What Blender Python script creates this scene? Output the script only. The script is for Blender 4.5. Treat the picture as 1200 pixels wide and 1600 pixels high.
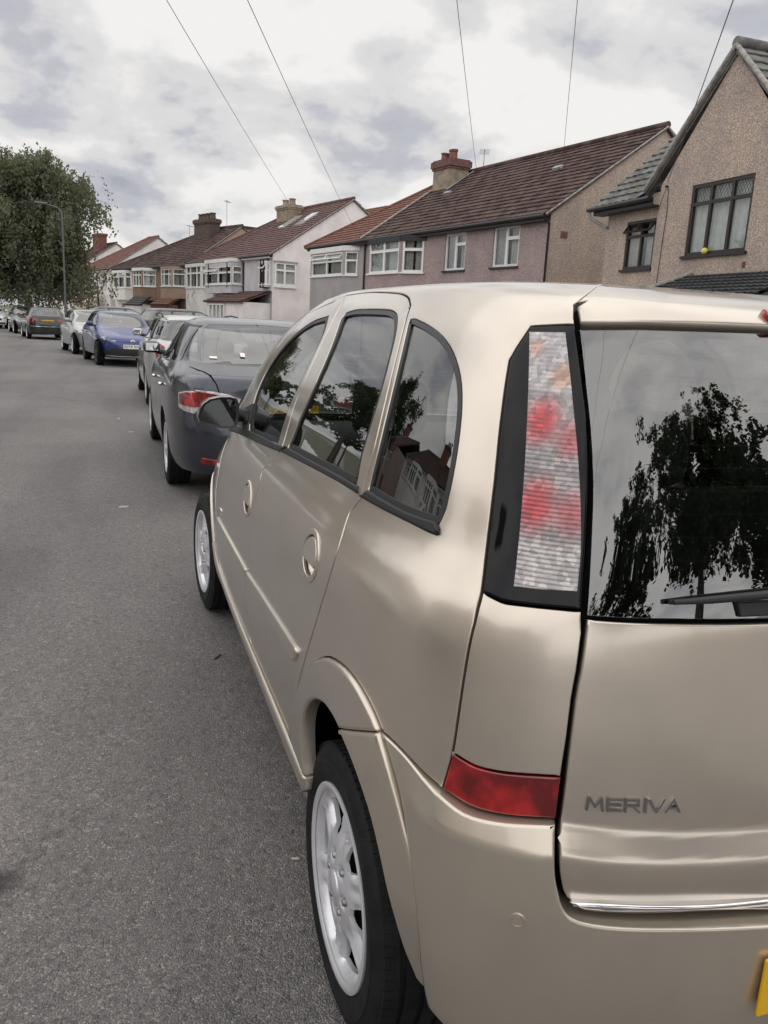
import bpy, bmesh, math, random
import numpy as np
from mathutils import Vector, Matrix
from mathutils.bvhtree import BVHTree
from mathutils.geometry import delaunay_2d_cdt
random.seed(7); rng = np.random.default_rng(11)
rad = math.radians
for o in list(bpy.data.objects): bpy.data.objects.remove(o)
S = bpy.context.scene
C = S.collection

# ------------------------------------------------------------ camera
CAM = np.array([-1.2549, -1.4554, 1.4951])
YAW, PITCH, ROLL, FPX = .33765, .23043, .05129, 1250.6
def cam_basis():
    f = np.array([math.sin(YAW)*math.cos(PITCH), math.cos(YAW)*math.cos(PITCH), -math.sin(PITCH)])
    r = np.array([math.cos(YAW), -math.sin(YAW), 0]); u = np.cross(r, f)
    c, s = math.cos(ROLL), math.sin(ROLL)
    return f, c*r+s*u, -s*r+c*u
CF, CR, CU = cam_basis()
def ray(u, v): return CF + CR*(u-600)/FPX + CU*(800-v)/FPX
def at(u, v, ax, val):
    d = ray(u, v); return CAM + d*(val-CAM[ax])/d[ax]
cd = bpy.data.cameras.new('camera'); cam = bpy.data.objects.new('camera', cd); C.objects.link(cam)
cd.sensor_fit = 'HORIZONTAL'; cd.sensor_width = 36; cd.lens = FPX/1200*36; cd.clip_start = .05; cd.clip_end = 4000
m = Matrix.Identity(4)
for i in range(3): m[i][0], m[i][1], m[i][2], m[i][3] = CR[i], CU[i], -CF[i], CAM[i]
cam.matrix_world = m; S.camera = cam
S.render.resolution_x, S.render.resolution_y = 768, 1024

# ------------------------------------------------------------ sky and sun
SUN_EL, SUN_AZ = 58, 215          # azimuth clockwise from +Y, the sun stands behind the camera, spread wide by the cloud cover
W = bpy.data.worlds.new('World'); S.world = W; W.use_nodes = True
nt = W.node_tree; nt.nodes.clear()
def N(tree, typ, loc=None, **kw):
    n = tree.nodes.new(typ)
    for k, v in kw.items():
        if k in n.inputs.keys() if isinstance(k, str) else False: n.inputs[k].default_value = v
        else: setattr(n, k, v)
    return n
out = N(nt, 'ShaderNodeOutputWorld')
sky = N(nt, 'ShaderNodeTexSky'); sky.sky_type = 'NISHITA'; sky.sun_disc = False
sky.sun_elevation = rad(SUN_EL); sky.sun_rotation = rad(SUN_AZ); sky.dust_density = 2.5
b1 = N(nt, 'ShaderNodeBackground'); b1.inputs[1].default_value = .06
nt.links.new(sky.outputs[0], b1.inputs[0])
# broken cloud: layered noise on the sky direction, flattened towards the horizon
tc = N(nt, 'ShaderNodeTexCoord')
sep = N(nt, 'ShaderNodeSeparateXYZ'); nt.links.new(tc.outputs['Generated'], sep.inputs[0])
zz = N(nt, 'ShaderNodeMath', operation='MAXIMUM'); nt.links.new(sep.outputs[2], zz.inputs[0]); zz.inputs[1].default_value = 0
za = N(nt, 'ShaderNodeMath', operation='ADD'); nt.links.new(zz.outputs[0], za.inputs[0]); za.inputs[1].default_value = .42
dv = N(nt, 'ShaderNodeVectorMath', operation='DIVIDE'); nt.links.new(tc.outputs['Generated'], dv.inputs[0])
cz = N(nt, 'ShaderNodeCombineXYZ')
for i in range(3): nt.links.new(za.outputs[0], cz.inputs[i])
nt.links.new(cz.outputs[0], dv.inputs[1])
def wnoise(scale, detail, rough, off, dist=0.):
    mp = N(nt, 'ShaderNodeMapping'); mp.inputs[1].default_value = off
    nt.links.new(dv.outputs[0], mp.inputs[0])
    n = N(nt, 'ShaderNodeTexNoise'); n.inputs['Scale'].default_value = scale; n.inputs['Detail'].default_value = detail
    n.inputs['Roughness'].default_value = rough; n.inputs['Distortion'].default_value = dist
    nt.links.new(mp.outputs[0], n.inputs['Vector']); return n
def wramp(src, stops):
    r = N(nt, 'ShaderNodeValToRGB'); r.color_ramp.interpolation = 'EASE'
    el = r.color_ramp.elements
    while len(el) < len(stops): el.new(.5)
    for e, (p, c) in zip(el, stops): e.position = p; e.color = (*c, 1)
    nt.links.new(src, r.inputs[0]); return r
n1 = wnoise(3.3, 9, .53, (3.1, 1.7, .4), .12)      # big clumps: lit tops against grey bases
n2 = wnoise(1.1, 4, .5, (7.3, 5.2, 2.2), .1)      # where the cover thins to blue-grey
col = wramp(n1.outputs[0], [(.28, (.255, .261, .300)), (.39, (.36, .366, .402)), (.465, (.50, .498, .502)), (.555, (.625, .615, .603))])
thin = wramp(n2.outputs[0], [(.33, (0, 0, 0)), (.45, (1, 1, 1))])
b2 = N(nt, 'ShaderNodeBackground'); nt.links.new(col.outputs[0], b2.inputs[0]); b2.inputs[1].default_value = .92
mx = N(nt, 'ShaderNodeMixShader')
fac = N(nt, 'ShaderNodeMapRange'); fac.inputs[3].default_value = .80; fac.inputs[4].default_value = 1
nt.links.new(thin.outputs[0], fac.inputs[0]); nt.links.new(fac.outputs[0], mx.inputs[0])
nt.links.new(b1.outputs[0], mx.inputs[1]); nt.links.new(b2.outputs[0], mx.inputs[2])
nt.links.new(mx.outputs[0], out.inputs[0])
sd = bpy.data.lights.new('sun', 'SUN'); sd.energy = 1.5; sd.angle = rad(160); sd.color = (1, .965, .93)
sun = bpy.data.objects.new('sun', sd); C.objects.link(sun)
a, e = rad(SUN_AZ), rad(SUN_EL)
sun.rotation_euler = Vector((math.sin(a)*math.cos(e), math.cos(a)*math.cos(e), math.sin(e))).to_track_quat('Z', 'Y').to_euler()
S.view_settings.view_transform = 'Standard'; S.view_settings.look = 'None'
S.view_settings.exposure = 0.64; S.view_settings.gamma = 1; S.view_settings.use_curve_mapping = False
S.render.engine = 'CYCLES'

# ------------------------------------------------------------ materials
MATS = {}
def pmat(name, base, rough=.6, metal=0., coat=0., spec=.5, var=None, vscale=4., bump=0., bscale=200., detail=4, alt=None, altpos=(.4, .6), object_space=True):
    """Principled material; var = brightness spread of large mottling, alt = second colour mixed by noise, bump = fine relief."""
    if name in MATS: return MATS[name]
    m = bpy.data.materials.new(name); m.use_nodes = True; t = m.node_tree
    b = t.nodes['Principled BSDF']
    b.inputs['Base Color'].default_value = (*base, 1); b.inputs['Roughness'].default_value = rough
    b.inputs['Metallic'].default_value = metal; b.inputs['Coat Weight'].default_value = coat
    b.inputs['Coat Roughness'].default_value = .03; b.inputs['Specular IOR Level'].default_value = spec
    if var or alt or bump:
        co = N(t, 'ShaderNodeTexCoord')
        src = co.outputs['Object']
    if var or alt:
        n = N(t, 'ShaderNodeTexNoise'); n.inputs['Scale'].default_value = vscale; n.inputs['Detail'].default_value = detail
        t.links.new(src, n.inputs['Vector'])
        r = N(t, 'ShaderNodeValToRGB'); el = r.color_ramp.elements
        v = var or 0
        el[0].position, el[1].position = altpos
        el[0].color = (*[c*(1-v) for c in base], 1)
        el[1].color = (*[min(1, c*(1+v)) for c in (alt or base)], 1)
        t.links.new(n.outputs[0], r.inputs[0]); t.links.new(r.outputs[0], b.inputs['Base Color'])
    if bump:
        n = N(t, 'ShaderNodeTexNoise'); n.inputs['Scale'].default_value = bscale; n.inputs['Detail'].default_value = 3
        t.links.new(src, n.inputs['Vector'])
        bp = N(t, 'ShaderNodeBump'); bp.inputs['Strength'].default_value = bump; bp.inputs['Distance'].default_value = .01
        t.links.new(n.outputs[0], bp.inputs['Height']); t.links.new(bp.outputs[0], b.inputs['Normal'])
    MATS[name] = m; return m
def glass_mat(name, tint, refl=1.0, rough=.0, ior=1.5):
    """Thin pane: fresnel reflection over a tinted see-through layer."""
    if name in MATS: return MATS[name]
    m = bpy.data.materials.new(name); m.use_nodes = True; t = m.node_tree
    t.nodes.remove(t.nodes['Principled BSDF']); o = t.nodes['Material Output']
    tr = N(t, 'ShaderNodeBsdfTransparent'); tr.inputs[0].default_value = (*tint, 1)
    g = N(t, 'ShaderNodeBsdfGlossy'); g.inputs['Roughness'].default_value = rough; g.inputs[0].default_value = (refl, refl, refl, 1)
    f = N(t, 'ShaderNodeFresnel'); ge = N(t, 'ShaderNodeNewGeometry')
    mi = N(t, 'ShaderNodeMapRange'); mi.inputs[3].default_value = ior; mi.inputs[4].default_value = 1/ior      # same reflectance from both sides
    t.links.new(ge.outputs['Backfacing'], mi.inputs[0]); t.links.new(mi.outputs[0], f.inputs[0])
    mxs = N(t, 'ShaderNodeMixShader')
    t.links.new(f.outputs[0], mxs.inputs[0]); t.links.new(tr.outputs[0], mxs.inputs[1]); t.links.new(g.outputs[0], mxs.inputs[2])
    t.links.new(mxs.outputs[0], o.inputs[0]); MATS[name] = m; return m

# ------------------------------------------------------------ object helpers
def link(name, mesh, mat=None, parent=None):
    o = bpy.data.objects.new(name, mesh); C.objects.link(o)
    if mat is not None:
        if mesh.materials: mesh.materials[0] = mat
        else: mesh.materials.append(mat)
    if parent is not None: o.parent = parent
    return o
def tag(o, label=None, cat=None, group=None, kind=None):
    if label: o['label'] = label
    if cat: o['category'] = cat
    if group: o['group'] = group
    if kind: o['kind'] = kind
    return o
def thing(name, label, cat, loc=(0, 0, 0), rz=0, group=None):
    o = bpy.data.objects.new(name, None); C.objects.link(o); o.empty_display_size = .2
    o.location = loc; o.rotation_euler = (0, 0, rz); return tag(o, label, cat, group)
class MB:
    """collects simple shapes into one mesh"""
    def __init__(s): s.v = []; s.f = []
    def add(s, v, f):
        n = len(s.v); s.v += [tuple(p) for p in v]; s.f += [tuple(i+n for i in q) for q in f]; return s
    def box(s, a, b):
        x0, y0, z0 = a; x1, y1, z1 = b
        return s.add([(x0,y0,z0),(x1,y0,z0),(x1,y1,z0),(x0,y1,z0),(x0,y0,z1),(x1,y0,z1),(x1,y1,z1),(x0,y1,z1)],
                     [(0,3,2,1),(4,5,6,7),(0,1,5,4),(1,2,6,5),(2,3,7,6),(3,0,4,7)])
    def fbox(s, F, a, b):
        """box in a frame F = (origin, ex, ey, ez)"""
        o, ex, ey, ez = F; n = len(s.v); s.box(a, b)
        for i in range(n, len(s.v)):
            p = s.v[i]; s.v[i] = tuple(o + ex*p[0] + ey*p[1] + ez*p[2])
        return s
    def tube(s, pts, r, seg=8, caps=True):
        pts = [np.array(p, float) for p in pts]; n = len(pts)
        rs = r if hasattr(r, '__len__') else [r]*n
        base = len(s.v); prev = None
        for i, p in enumerate(pts):
            d = pts[min(i+1, n-1)]-pts[max(i-1, 0)]; d /= np.linalg.norm(d)+1e-12
            if prev is None:
                h = np.array([0, 0, 1.]) if abs(d[2]) < .9 else np.array([1., 0, 0])
                a = np.cross(d, h)
            else: a = prev-d*(prev@d)
            a /= np.linalg.norm(a); b = np.cross(d, a); prev = a
            for k in range(seg):
                t = 2*math.pi*k/seg; s.v.append(tuple(p+rs[i]*(a*math.cos(t)+b*math.sin(t))))
        for i in range(n-1):
            for k in range(seg):
                k2 = (k+1) % seg
                s.f.append((base+i*seg+k, base+i*seg+k2, base+(i+1)*seg+k2, base+(i+1)*seg+k))
        if caps:
            s.f.append(tuple(base+k for k in range(seg))[::-1]); s.f.append(tuple(base+(n-1)*seg+k for k in range(seg)))
        return s
    def lathe(s, prof, seg=48, axis=0, centre=(0, 0, 0), close=False):
        """profile [(along axis, radius)] turned round the X axis"""
        base = len(s.v); n = len(prof)
        for (h, r) in prof:
            for k in range(seg):
                t = 2*math.pi*k/seg; s.v.append((centre[0]+h, centre[1]+r*math.cos(t), centre[2]+r*math.sin(t)))
        for i in range(n-1):
            for k in range(seg):
                k2 = (k+1) % seg
                s.f.append((base+i*seg+k, base+(i+1)*seg+k, base+(i+1)*seg+k2, base+i*seg+k2))
        return s
    def prism(s, poly, h0, h1, F=None):
        """polygon in a plane extruded from h0 to h1 along the third axis of F"""
        n = len(poly); base = len(s.v)
        for h in (h0, h1):
            for (x, y) in poly:
                p = np.array([x, y, h]) if F is None else F[0]+F[1]*x+F[2]*y+F[3]*h
                s.v.append(tuple(p))
        s.f.append(tuple(base+i for i in range(n))[::-1]); s.f.append(tuple(base+n+i for i in range(n)))
        for i in range(n):
            j = (i+1) % n; s.f.append((base+i, base+j, base+n+j, base+n+i))
        return s
    def mesh(s, name, smooth=False, auto=None):
        me = bpy.data.meshes.new(name); me.from_pydata(s.v, [], s.f)
        bm = bmesh.new(); bm.from_mesh(me); bmesh.ops.recalc_face_normals(bm, faces=bm.faces)
        if auto is not None:
            for e in bm.edges: e.smooth = len(e.link_faces) == 2 and e.calc_face_angle(0) < auto
        bm.to_mesh(me); bm.free()
        if smooth or auto is not None: me.polygons.foreach_set('use_smooth', [True]*len(me.polygons))
        return me
    def build(s, name, mat, parent=None, smooth=False, auto=None):
        return link(name, s.mesh(name, smooth, auto), mat, parent)
def inpoly(P, poly):
    P = np.asarray(P); x, y = P[:, 0], P[:, 1]; r = np.zeros(len(P), bool); n = len(poly)
    for i in range(n):
        x0, y0 = poly[i]; x1, y1 = poly[(i+1) % n]
        if y0 == y1: continue
        c = ((y0 > y) != (y1 > y)) & (x < (x1-x0)*(y-y0)/(y1-y0)+x0); r ^= c
    return r
def cdt(loops, interior):
    """triangulate: loops[0] outline, the others holes; returns verts2d, tris, index list of each loop"""
    vs = []; ed = []; idx = []
    for L in loops:
        b = len(vs); vs += [Vector((float(p[0]), float(p[1]))) for p in L]
        ed += [(b+i, b+(i+1) % len(L)) for i in range(len(L))]; idx.append(list(range(b, b+len(L))))
    vs += [Vector((float(p[0]), float(p[1]))) for p in interior]
    r = delaunay_2d_cdt(vs, ed, [], 0, 1e-7, True)
    ov = np.array([(p.x, p.y) for p in r[0]]); tr = np.array([f for f in r[2] if len(f) == 3])
    inv = {}
    for i, src in enumerate(r[3]):
        for q in src: inv[q] = i
    cen = ov[tr].mean(1); ok = inpoly(cen, loops[0])
    for L in loops[1:]: ok &= ~inpoly(cen, L)
    return ov, tr[ok], [[inv[q] for q in L] for L in idx]
# ------------------------------------------------------------ lofted car bodies
def pchip(x, y, xq):
    x = np.asarray(x, float); y = np.asarray(y, float); h = np.diff(x); d = np.diff(y)/h
    m = np.zeros(len(x)); m[0], m[-1] = d[0], d[-1]
    for i in range(1, len(x)-1):
        if d[i-1]*d[i] > 0:
            w1, w2 = 2*h[i]+h[i-1], h[i]+2*h[i-1]; m[i] = (w1+w2)/(w1/d[i-1]+w2/d[i])
    k = np.clip(np.searchsorted(x, xq)-1, 0, len(x)-2); t = (xq-x[k])/h[k]
    return ((1+2*t)*(1-t)**2*y[k]+t*(1-t)**2*h[k]*m[k]+t*t*(3-2*t)*y[k+1]+t*t*(t-1)*h[k]*m[k+1])
class Body:
    """Left half of a car skin: nested superellipse outlines, one per level.
    rows: z, half width, rear y, front y, rear exponents (a, b), front exponents (a, b)"""
    def __init__(s, rows, ym, NT=200, NS=130, ref=1.0):
        R = np.array(rows, float); s.ym = ym
        k = np.arange(len(R)); dl = np.hypot(np.diff(R[:, 0]), np.diff(R[:, 1])); dl = np.maximum(dl, .004)
        tk = np.concatenate([[0], np.cumsum(dl)]); s.T = tk[-1]
        tq = np.linspace(0, s.T, NT); s.tq = tq
        col = [pchip(tk, R[:, j], tq) for j in range(8)]
        z, Wd, Yr, Yf, ar, br, af, bf = col
        th = np.linspace(0, math.pi/2, 900)
        G = np.zeros((NT, 2*NS-1, 3)); s.NS = NS
        lens = []
        for i in range(NT):
            for side in (0, 1):
                a_, b_ = (ar[i], br[i]) if side else (af[i], bf[i])
                Ye = Yr[i] if side else Yf[i]
                x = -Wd[i]*np.cos(th)**(2/a_); y = ym+(Ye-ym)*np.sin(th)**(2/b_)
                l = np.concatenate([[0], np.cumsum(np.hypot(np.diff(x), np.diff(y)))]); l += np.linspace(0, 1e-6, len(l))
                q = np.linspace(0, l[-1], NS); X = np.interp(q, l, x); Y = np.interp(q, l, y)
                if side: G[i, NS-1:, 0] = X; G[i, NS-1:, 1] = Y
                else: G[i, :NS, 0] = X[::-1]; G[i, :NS, 1] = Y[::-1]
                if abs(z[i]-ref) < .03: lens.append((side, l[-1]))
            G[i, :, 2] = z[i]
        s.Lr = np.mean([l for d, l in lens if d == 1]); s.Lf = np.mean([l for d, l in lens if d == 0])
        s.G = G; s.sq = np.concatenate([np.linspace(-s.Lf, 0, NS), np.linspace(0, s.Lr, NS)[1:]])
        ds = np.gradient(G, axis=1); dt = np.gradient(G, axis=0)
        n = np.cross(dt, ds); n /= np.linalg.norm(n, axis=2, keepdims=True)+1e-12
        n[np.linalg.norm(n, axis=2) < .5] = (0, 0, 1)
        if n[NT//2, NS, 0] > 0: n = -n
        n[-3:] = (0, 0, 1)
        n[:, 0, 0] = 0; n[:, -1, 0] = 0; n /= np.linalg.norm(n, axis=2, keepdims=True)
        s.Nn = n; NT_, M = G.shape[:2]
        idx = np.arange(NT_*M).reshape(NT_, M)
        a, b, c, d = idx[:-1, :-1].ravel(), idx[:-1, 1:].ravel(), idx[1:, 1:].ravel(), idx[1:, :-1].ravel()
        s.tri = np.concatenate([np.stack([a, b, c], 1), np.stack([a, c, d], 1)])
        V = G.reshape(-1, 3); s.ST = np.stack(np.meshgrid(s.tq, s.sq, indexing='ij'), -1).reshape(-1, 2)[:, ::-1]
        s.bvh = BVHTree.FromPolygons([Vector(p) for p in V], [tuple(int(q) for q in t) for t in s.tri]); s.V = V
    def hit(s, o, d):
        loc, nrm, fi, dist = s.bvh.ray_cast(Vector(o), Vector(d).normalized())
        if loc is None: return None
        t = s.tri[fi]; A, B, Cc = s.V[t]; p = np.array(loc)
        v0, v1, v2 = B-A, Cc-A, p-A; d00, d01, d11, d20, d21 = v0@v0, v0@v1, v1@v1, v2@v0, v2@v1
        den = d00*d11-d01*d01
        v = (d11*d20-d01*d21)/den; w = (d00*d21-d01*d20)/den
        return s.ST[t[0]]*(1-v-w)+s.ST[t[1]]*v+s.ST[t[2]]*w
    def side(s, pts): return [p for p in (s.hit((-5, y, z), (1, 0, 0)) for y, z in pts) if p is not None]
    def rear(s, pts): return [p for p in (s.hit((-abs(x)-1e-4, -9, z), (0, 1, 0)) for x, z in pts) if p is not None]
    def front(s, pts): return [p for p in (s.hit((-abs(x)-1e-4, 9, z), (0, -1, 0)) for x, z in pts) if p is not None]
    def top(s, pts): return [p for p in (s.hit((-abs(x)-1e-4, y, 9), (0, 0, -1)) for x, y in pts) if p is not None]
    def pix(s, pts):
        r = []
        for u, v in pts:
            h = s.hit(CAM, ray(u, v))
            if h is not None: r.append(h)
        return r
    def ev(s, q, what='G'):
        q = np.atleast_2d(q); A = s.G if what == 'G' else s.Nn
        ti = np.clip(q[:, 1]/s.T*(len(s.tq)-1), 0, len(s.tq)-1.001)
        fr = np.where(q[:, 0] < 0, (q[:, 0]+s.Lf)/s.Lf*(s.NS-1), (s.NS-1)+q[:, 0]/s.Lr*(s.NS-1)); fr = np.clip(fr, 0, 2*s.NS-2.001)
        i, j = ti.astype(int), fr.astype(int); a, b = (ti-i)[:, None], (fr-j)[:, None]
        r = A[i, j]*(1-a)*(1-b)+A[i+1, j]*a*(1-b)+A[i, j+1]*(1-a)*b+A[i+1, j+1]*a*b
        if what != 'G': r /= np.linalg.norm(r, axis=1, keepdims=True)
        return r
    def P(s, q): return s.ev(q)
    def Nm(s, q): return s.ev(q, 'N')
def dense(poly, step, closed=True):
    out_ = []; n = len(poly)
    for i in range(n if closed else n-1):
        a, b = np.array(poly[i]), np.array(poly[(i+1) % n]); k = max(1, int(np.ceil(np.linalg.norm(b-a)/step)))
        out_ += [a+(b-a)*t/k for t in range(k)]
    if not closed: out_.append(np.array(poly[-1]))
    return out_
def smooth_path(pts, n=4):
    """Catmull-Rom through an open list"""
    p = [np.array(q, float) for q in pts]; p = [2*p[0]-p[1]]+p+[2*p[-1]-p[-2]]; o = []
    for i in range(1, len(p)-2):
        for k in range(n):
            t = k/n; o.append(.5*(2*p[i]+(p[i+1]-p[i-1])*t+(2*p[i-1]-5*p[i]+4*p[i+1]-p[i+2])*t*t+(3*p[i]-p[i-1]-3*p[i+1]+p[i+2])*t**3))
    return o+[p[-2]]
def dist_loops(P, loops):
    d = np.full(len(P), 9.)
    for L in loops:
        L = np.asarray(L); d = np.minimum(d, np.sqrt(((P[:, None]-L[None])**2).sum(2)).min(1))
    return d
def skin(B, name, poly, mat, parent=None, holes=(), off=0., gap=.0022, bev=.0025, depth=.014, res=.035, bstep=.014, centre=False, both=False, skirt=True, disp=None, back=False):
    """One sheet-metal, glass or lens panel on body B: outline and holes in (s, t); rolled edge of radius bev, gap to its neighbours."""
    loops = [dense(poly, bstep)]+[dense(h, bstep) for h in holes]
    A = np.array(loops[0]); lo, hi = A.min(0), A.max(0)
    gx, gy = np.meshgrid(np.arange(lo[0]+res*.5, hi[0], res), np.arange(lo[1]+res*.5, hi[1], res)); gx[1::2] += res*.5
    I = np.stack([gx.ravel(), gy.ravel()], 1)
    if len(I):
        ok = inpoly(I, loops[0])
        for h in loops[1:]: ok &= ~inpoly(I, h)
        I = I[ok]
    if len(I): I = I[dist_loops(I, loops) > max(res*.45, gap+bev+.004)]
    q, tri, li = cdt(loops, I)
    P0, n0 = B.P(q), B.Nm(q)
    o_ = np.full(len(q), off)
    if disp is not None:
        o_ = o_+disp(P0); e_ = .0015
        def dsp(qq): pp = B.P(qq); return pp+B.Nm(qq)*disp(pp)[:, None]
        ds_ = dsp(q+[e_, 0])-dsp(q-[e_, 0]); dt_ = dsp(q+[0, e_])-dsp(q-[0, e_])
        n1 = np.cross(dt_, ds_); l1 = np.linalg.norm(n1, axis=1, keepdims=True); n1 = np.where(l1 > 1e-12, n1/(l1+1e-15), n0)
        n1 *= np.sign((n1*n0).sum(1, keepdims=True)+1e-9)
        if centre: n1[np.abs(P0[:, 0]) < .002, 0] = 0
        nd = n1/(np.linalg.norm(n1, axis=1, keepdims=True)+1e-12)
    else: nd = n0
    V = P0+n0*o_[:, None]; Nn = nd.copy(); V = list(V); Nn = list(Nn)
    F = [tuple(int(k) for k in t) for t in tri]
    for k, L in enumerate(li):
        pts = q[L]; nx, pv = np.roll(pts, -1, 0), np.roll(pts, 1, 0)
        tg = nx-pv; tg /= np.linalg.norm(tg, axis=1, keepdims=True)+1e-12
        o2 = np.stack([tg[:, 1], -tg[:, 0]], 1)
        area = .5*np.sum(pts[:, 0]*nx[:, 1]-nx[:, 0]*pts[:, 1])
        if (area < 0) != (k > 0): o2 = -o2
        o3 = (B.P(pts+o2*.003)-B.P(pts-o2*.003)); nn = n0[L]
        o3 -= nn*(o3*nn).sum(1, keepdims=True); o3 /= np.linalg.norm(o3, axis=1, keepdims=True)+1e-12
        cen = np.abs(P0[L][:, 0]) < .002 if centre else np.zeros(len(L), bool)
        if centre: o3[cen, 0] = 0
        b1 = len(V)
        for j, vi in enumerate(L):
            base = V[vi].copy(); g = 0 if cen[j] else gap
            bb = 0 if cen[j] else bev
            V[vi] = base-o3[j]*(g+bb)
            V.append(base-o3[j]*(g+bb*.3)-nn[j]*bb*.3); Nn.append((o3[j]+nn[j])/1.414)
            V.append(base-o3[j]*g-nn[j]*bb); Nn.append(o3[j])
            V.append(base-o3[j]*g-nn[j]*depth); Nn.append(o3[j])
        m_ = len(L)
        if skirt:
            for j in range(m_):
                j2 = (j+1) % m_
                if cen[j] and cen[j2]: continue
                c0, c1 = b1+3*j, b1+3*j2
                F += [(L[j], L[j2], c1, c0), (c0, c1, c1+1, c0+1), (c0+1, c1+1, c1+2, c0+2)]
    V = np.array(V); Nn = np.array(Nn)
    F = orient(V, Nn, F)
    obs = []
    if centre:
        n_ = len(V); V2 = V*[-1, 1, 1]; N2 = Nn*[-1, 1, 1]
        F2 = F+[tuple(i+n_ for i in f[::-1]) for f in F]; obs.append(nmesh(name, np.concatenate([V, V2]), np.concatenate([Nn, N2]), F2, mat, parent))
    else:
        obs.append(nmesh(name, V, Nn, F, mat, parent))
        if both: obs.append(nmesh(name, V*[-1, 1, 1], Nn*[-1, 1, 1], [f[::-1] for f in F], mat, parent))
    return obs
def orient(V, Nn, F):
    r = []
    for f in F:
        a, b, c = V[f[0]], V[f[1]], V[f[2]]
        n = np.cross(b-a, c-a); r.append(f if n@(Nn[f[0]]+Nn[f[1]]+Nn[f[2]]) >= 0 else f[::-1])
    return r
def nmesh(name, V, Nn, F, mat, parent):
    F = [tuple(int(i) for i in f) for f in F if len(set(f)) == len(f)]
    me = bpy.data.meshes.new(name); me.from_pydata([tuple(float(c) for c in p) for p in V], [], F)
    me.validate(); me.update()
    me.polygons.foreach_set('use_smooth', [True]*len(me.polygons))
    Nn = np.nan_to_num(np.asarray(Nn, float)); l_ = np.linalg.norm(Nn, axis=1); Nn[l_ < .1] = (0, 0, 1)
    me.normals_split_custom_set_from_vertices([tuple(n) for n in Nn])
    return link(name, me, mat, parent)
def inner_shell(B, name, mat, parent, cuts, off=-.016, arches=(), tmin=.0, step=1):
    """dark inner body just behind the panels, open at the windows and wheel arches"""
    G = B.G[::step, ::step]; Nn = B.Nn[::step, ::step]; tq = B.tq[::step]; sq = B.sq[::step]
    V = G+Nn*off; a, b = V.shape[:2]
    cen = np.stack(np.meshgrid((tq[1:]+tq[:-1])/2, (sq[1:]+sq[:-1])/2, indexing='ij'), -1).reshape(-1, 2)[:, ::-1]
    ok = np.ones(len(cen), bool)
    for c in cuts: ok &= ~inpoly(cen, c)
    Pc = B.P(cen)
    for (y, z, r) in arches: ok &= ~(np.hypot(Pc[:, 1]-y, Pc[:, 2]-z) < r)
    ok &= Pc[:, 2] > tmin
    idx = np.arange(a*b).reshape(a, b)
    qd = np.stack([idx[:-1, :-1], idx[:-1, 1:], idx[1:, 1:], idx[1:, :-1]], -1).reshape(-1, 4)[ok]
    V = V.reshape(-1, 3); n_ = len(V); VV = np.concatenate([V, V*[-1, 1, 1]])
    F = [tuple(int(i) for i in f) for f in qd]+[tuple(int(i)+n_ for i in f[::-1]) for f in qd]
    me = bpy.data.meshes.new(name); me.from_pydata([tuple(p) for p in VV], [], F)
    return link(name, me, mat, parent)
def circle(y, z, r, a0=0, a1=360, n=40):
    return [(y+r*math.cos(rad(a0+(a1-a0)*i/n)), z+r*math.sin(rad(a0+(a1-a0)*i/n))) for i in range(n+1)]
def tube_on(B, path, r, off, name, mat, parent, flat=1.0, both=False):
    """round trim strip laid along a path on the skin"""
    q = np.array(path); P_ = B.P(q)+B.Nm(q)*off
    mbs = MB().tube(P_, r, 8); o = mbs.build(name, mat, parent, auto=rad(50)); 
    if both: MB().tube(P_*[-1, 1, 1], r, 8).build(name, mat, parent, auto=rad(50))
    return o
# ------------------------------------------------------------ shared car materials and parts
def paint(name, base, metal=.55, rough=.38, flake=True):
    if name in MATS: return MATS[name]
    m = pmat(name, base, rough, metal, coat=1.0)
    t = m.node_tree; b = t.nodes['Principled BSDF']
    co = N(t, 'ShaderNodeTexCoord')
    # dust film and faint grime: slightly duller, browner coat in soft patches
    n = N(t, 'ShaderNodeTexNoise'); n.inputs['Scale'].default_value = 3.2; n.inputs['Detail'].default_value = 8; n.inputs['Roughness'].default_value = .65
    t.links.new(co.outputs['Object'], n.inputs['Vector'])
    mr = N(t, 'ShaderNodeMapRange'); mr.inputs[1].default_value = .35; mr.inputs[2].default_value = .75; mr.inputs[3].default_value = .05; mr.inputs[4].default_value = .17
    t.links.new(n.outputs[0], mr.inputs[0]); t.links.new(mr.outputs[0], b.inputs['Coat Roughness'])
    r = N(t, 'ShaderNodeValToRGB'); r.color_ramp.elements[0].color = (*[c*1.03 for c in base], 1); r.color_ramp.elements[1].color = (*[c*.9+.012 for c in base], 1)
    r.color_ramp.elements[0].position = .4; r.color_ramp.elements[1].position = .72
    t.links.new(n.outputs[0], r.inputs[0]); t.links.new(r.outputs[0], b.inputs['Base Color'])
    # orange peel
    n2 = N(t, 'ShaderNodeTexNoise'); n2.inputs['Scale'].default_value = 260; t.links.new(co.outputs['Object'], n2.inputs['Vector'])
    bp = N(t, 'ShaderNodeBump'); bp.inputs['Strength'].default_value = .012; bp.inputs['Distance'].default_value = .002
    t.links.new(n2.outputs[0], bp.inputs['Height']); t.links.new(bp.outputs[0], b.inputs['Coat Normal'])
    return m
RUBBER = pmat('rubber', (.014, .014, .015), .55, bump=.15, bscale=300)
TYRE = pmat('tyre rubber', (.009, .009, .0095), .7, spec=.3, var=.3, vscale=20, bump=.2, bscale=180)
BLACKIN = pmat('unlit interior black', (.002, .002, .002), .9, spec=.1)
TRIMBLK = pmat('black plastic', (.02, .02, .021), .45)
GLOSSBLK = pmat('gloss black', (.008, .008, .010), .06, coat=1)
CHROME = pmat('chrome', (.82, .82, .83), .08, 1)
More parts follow.
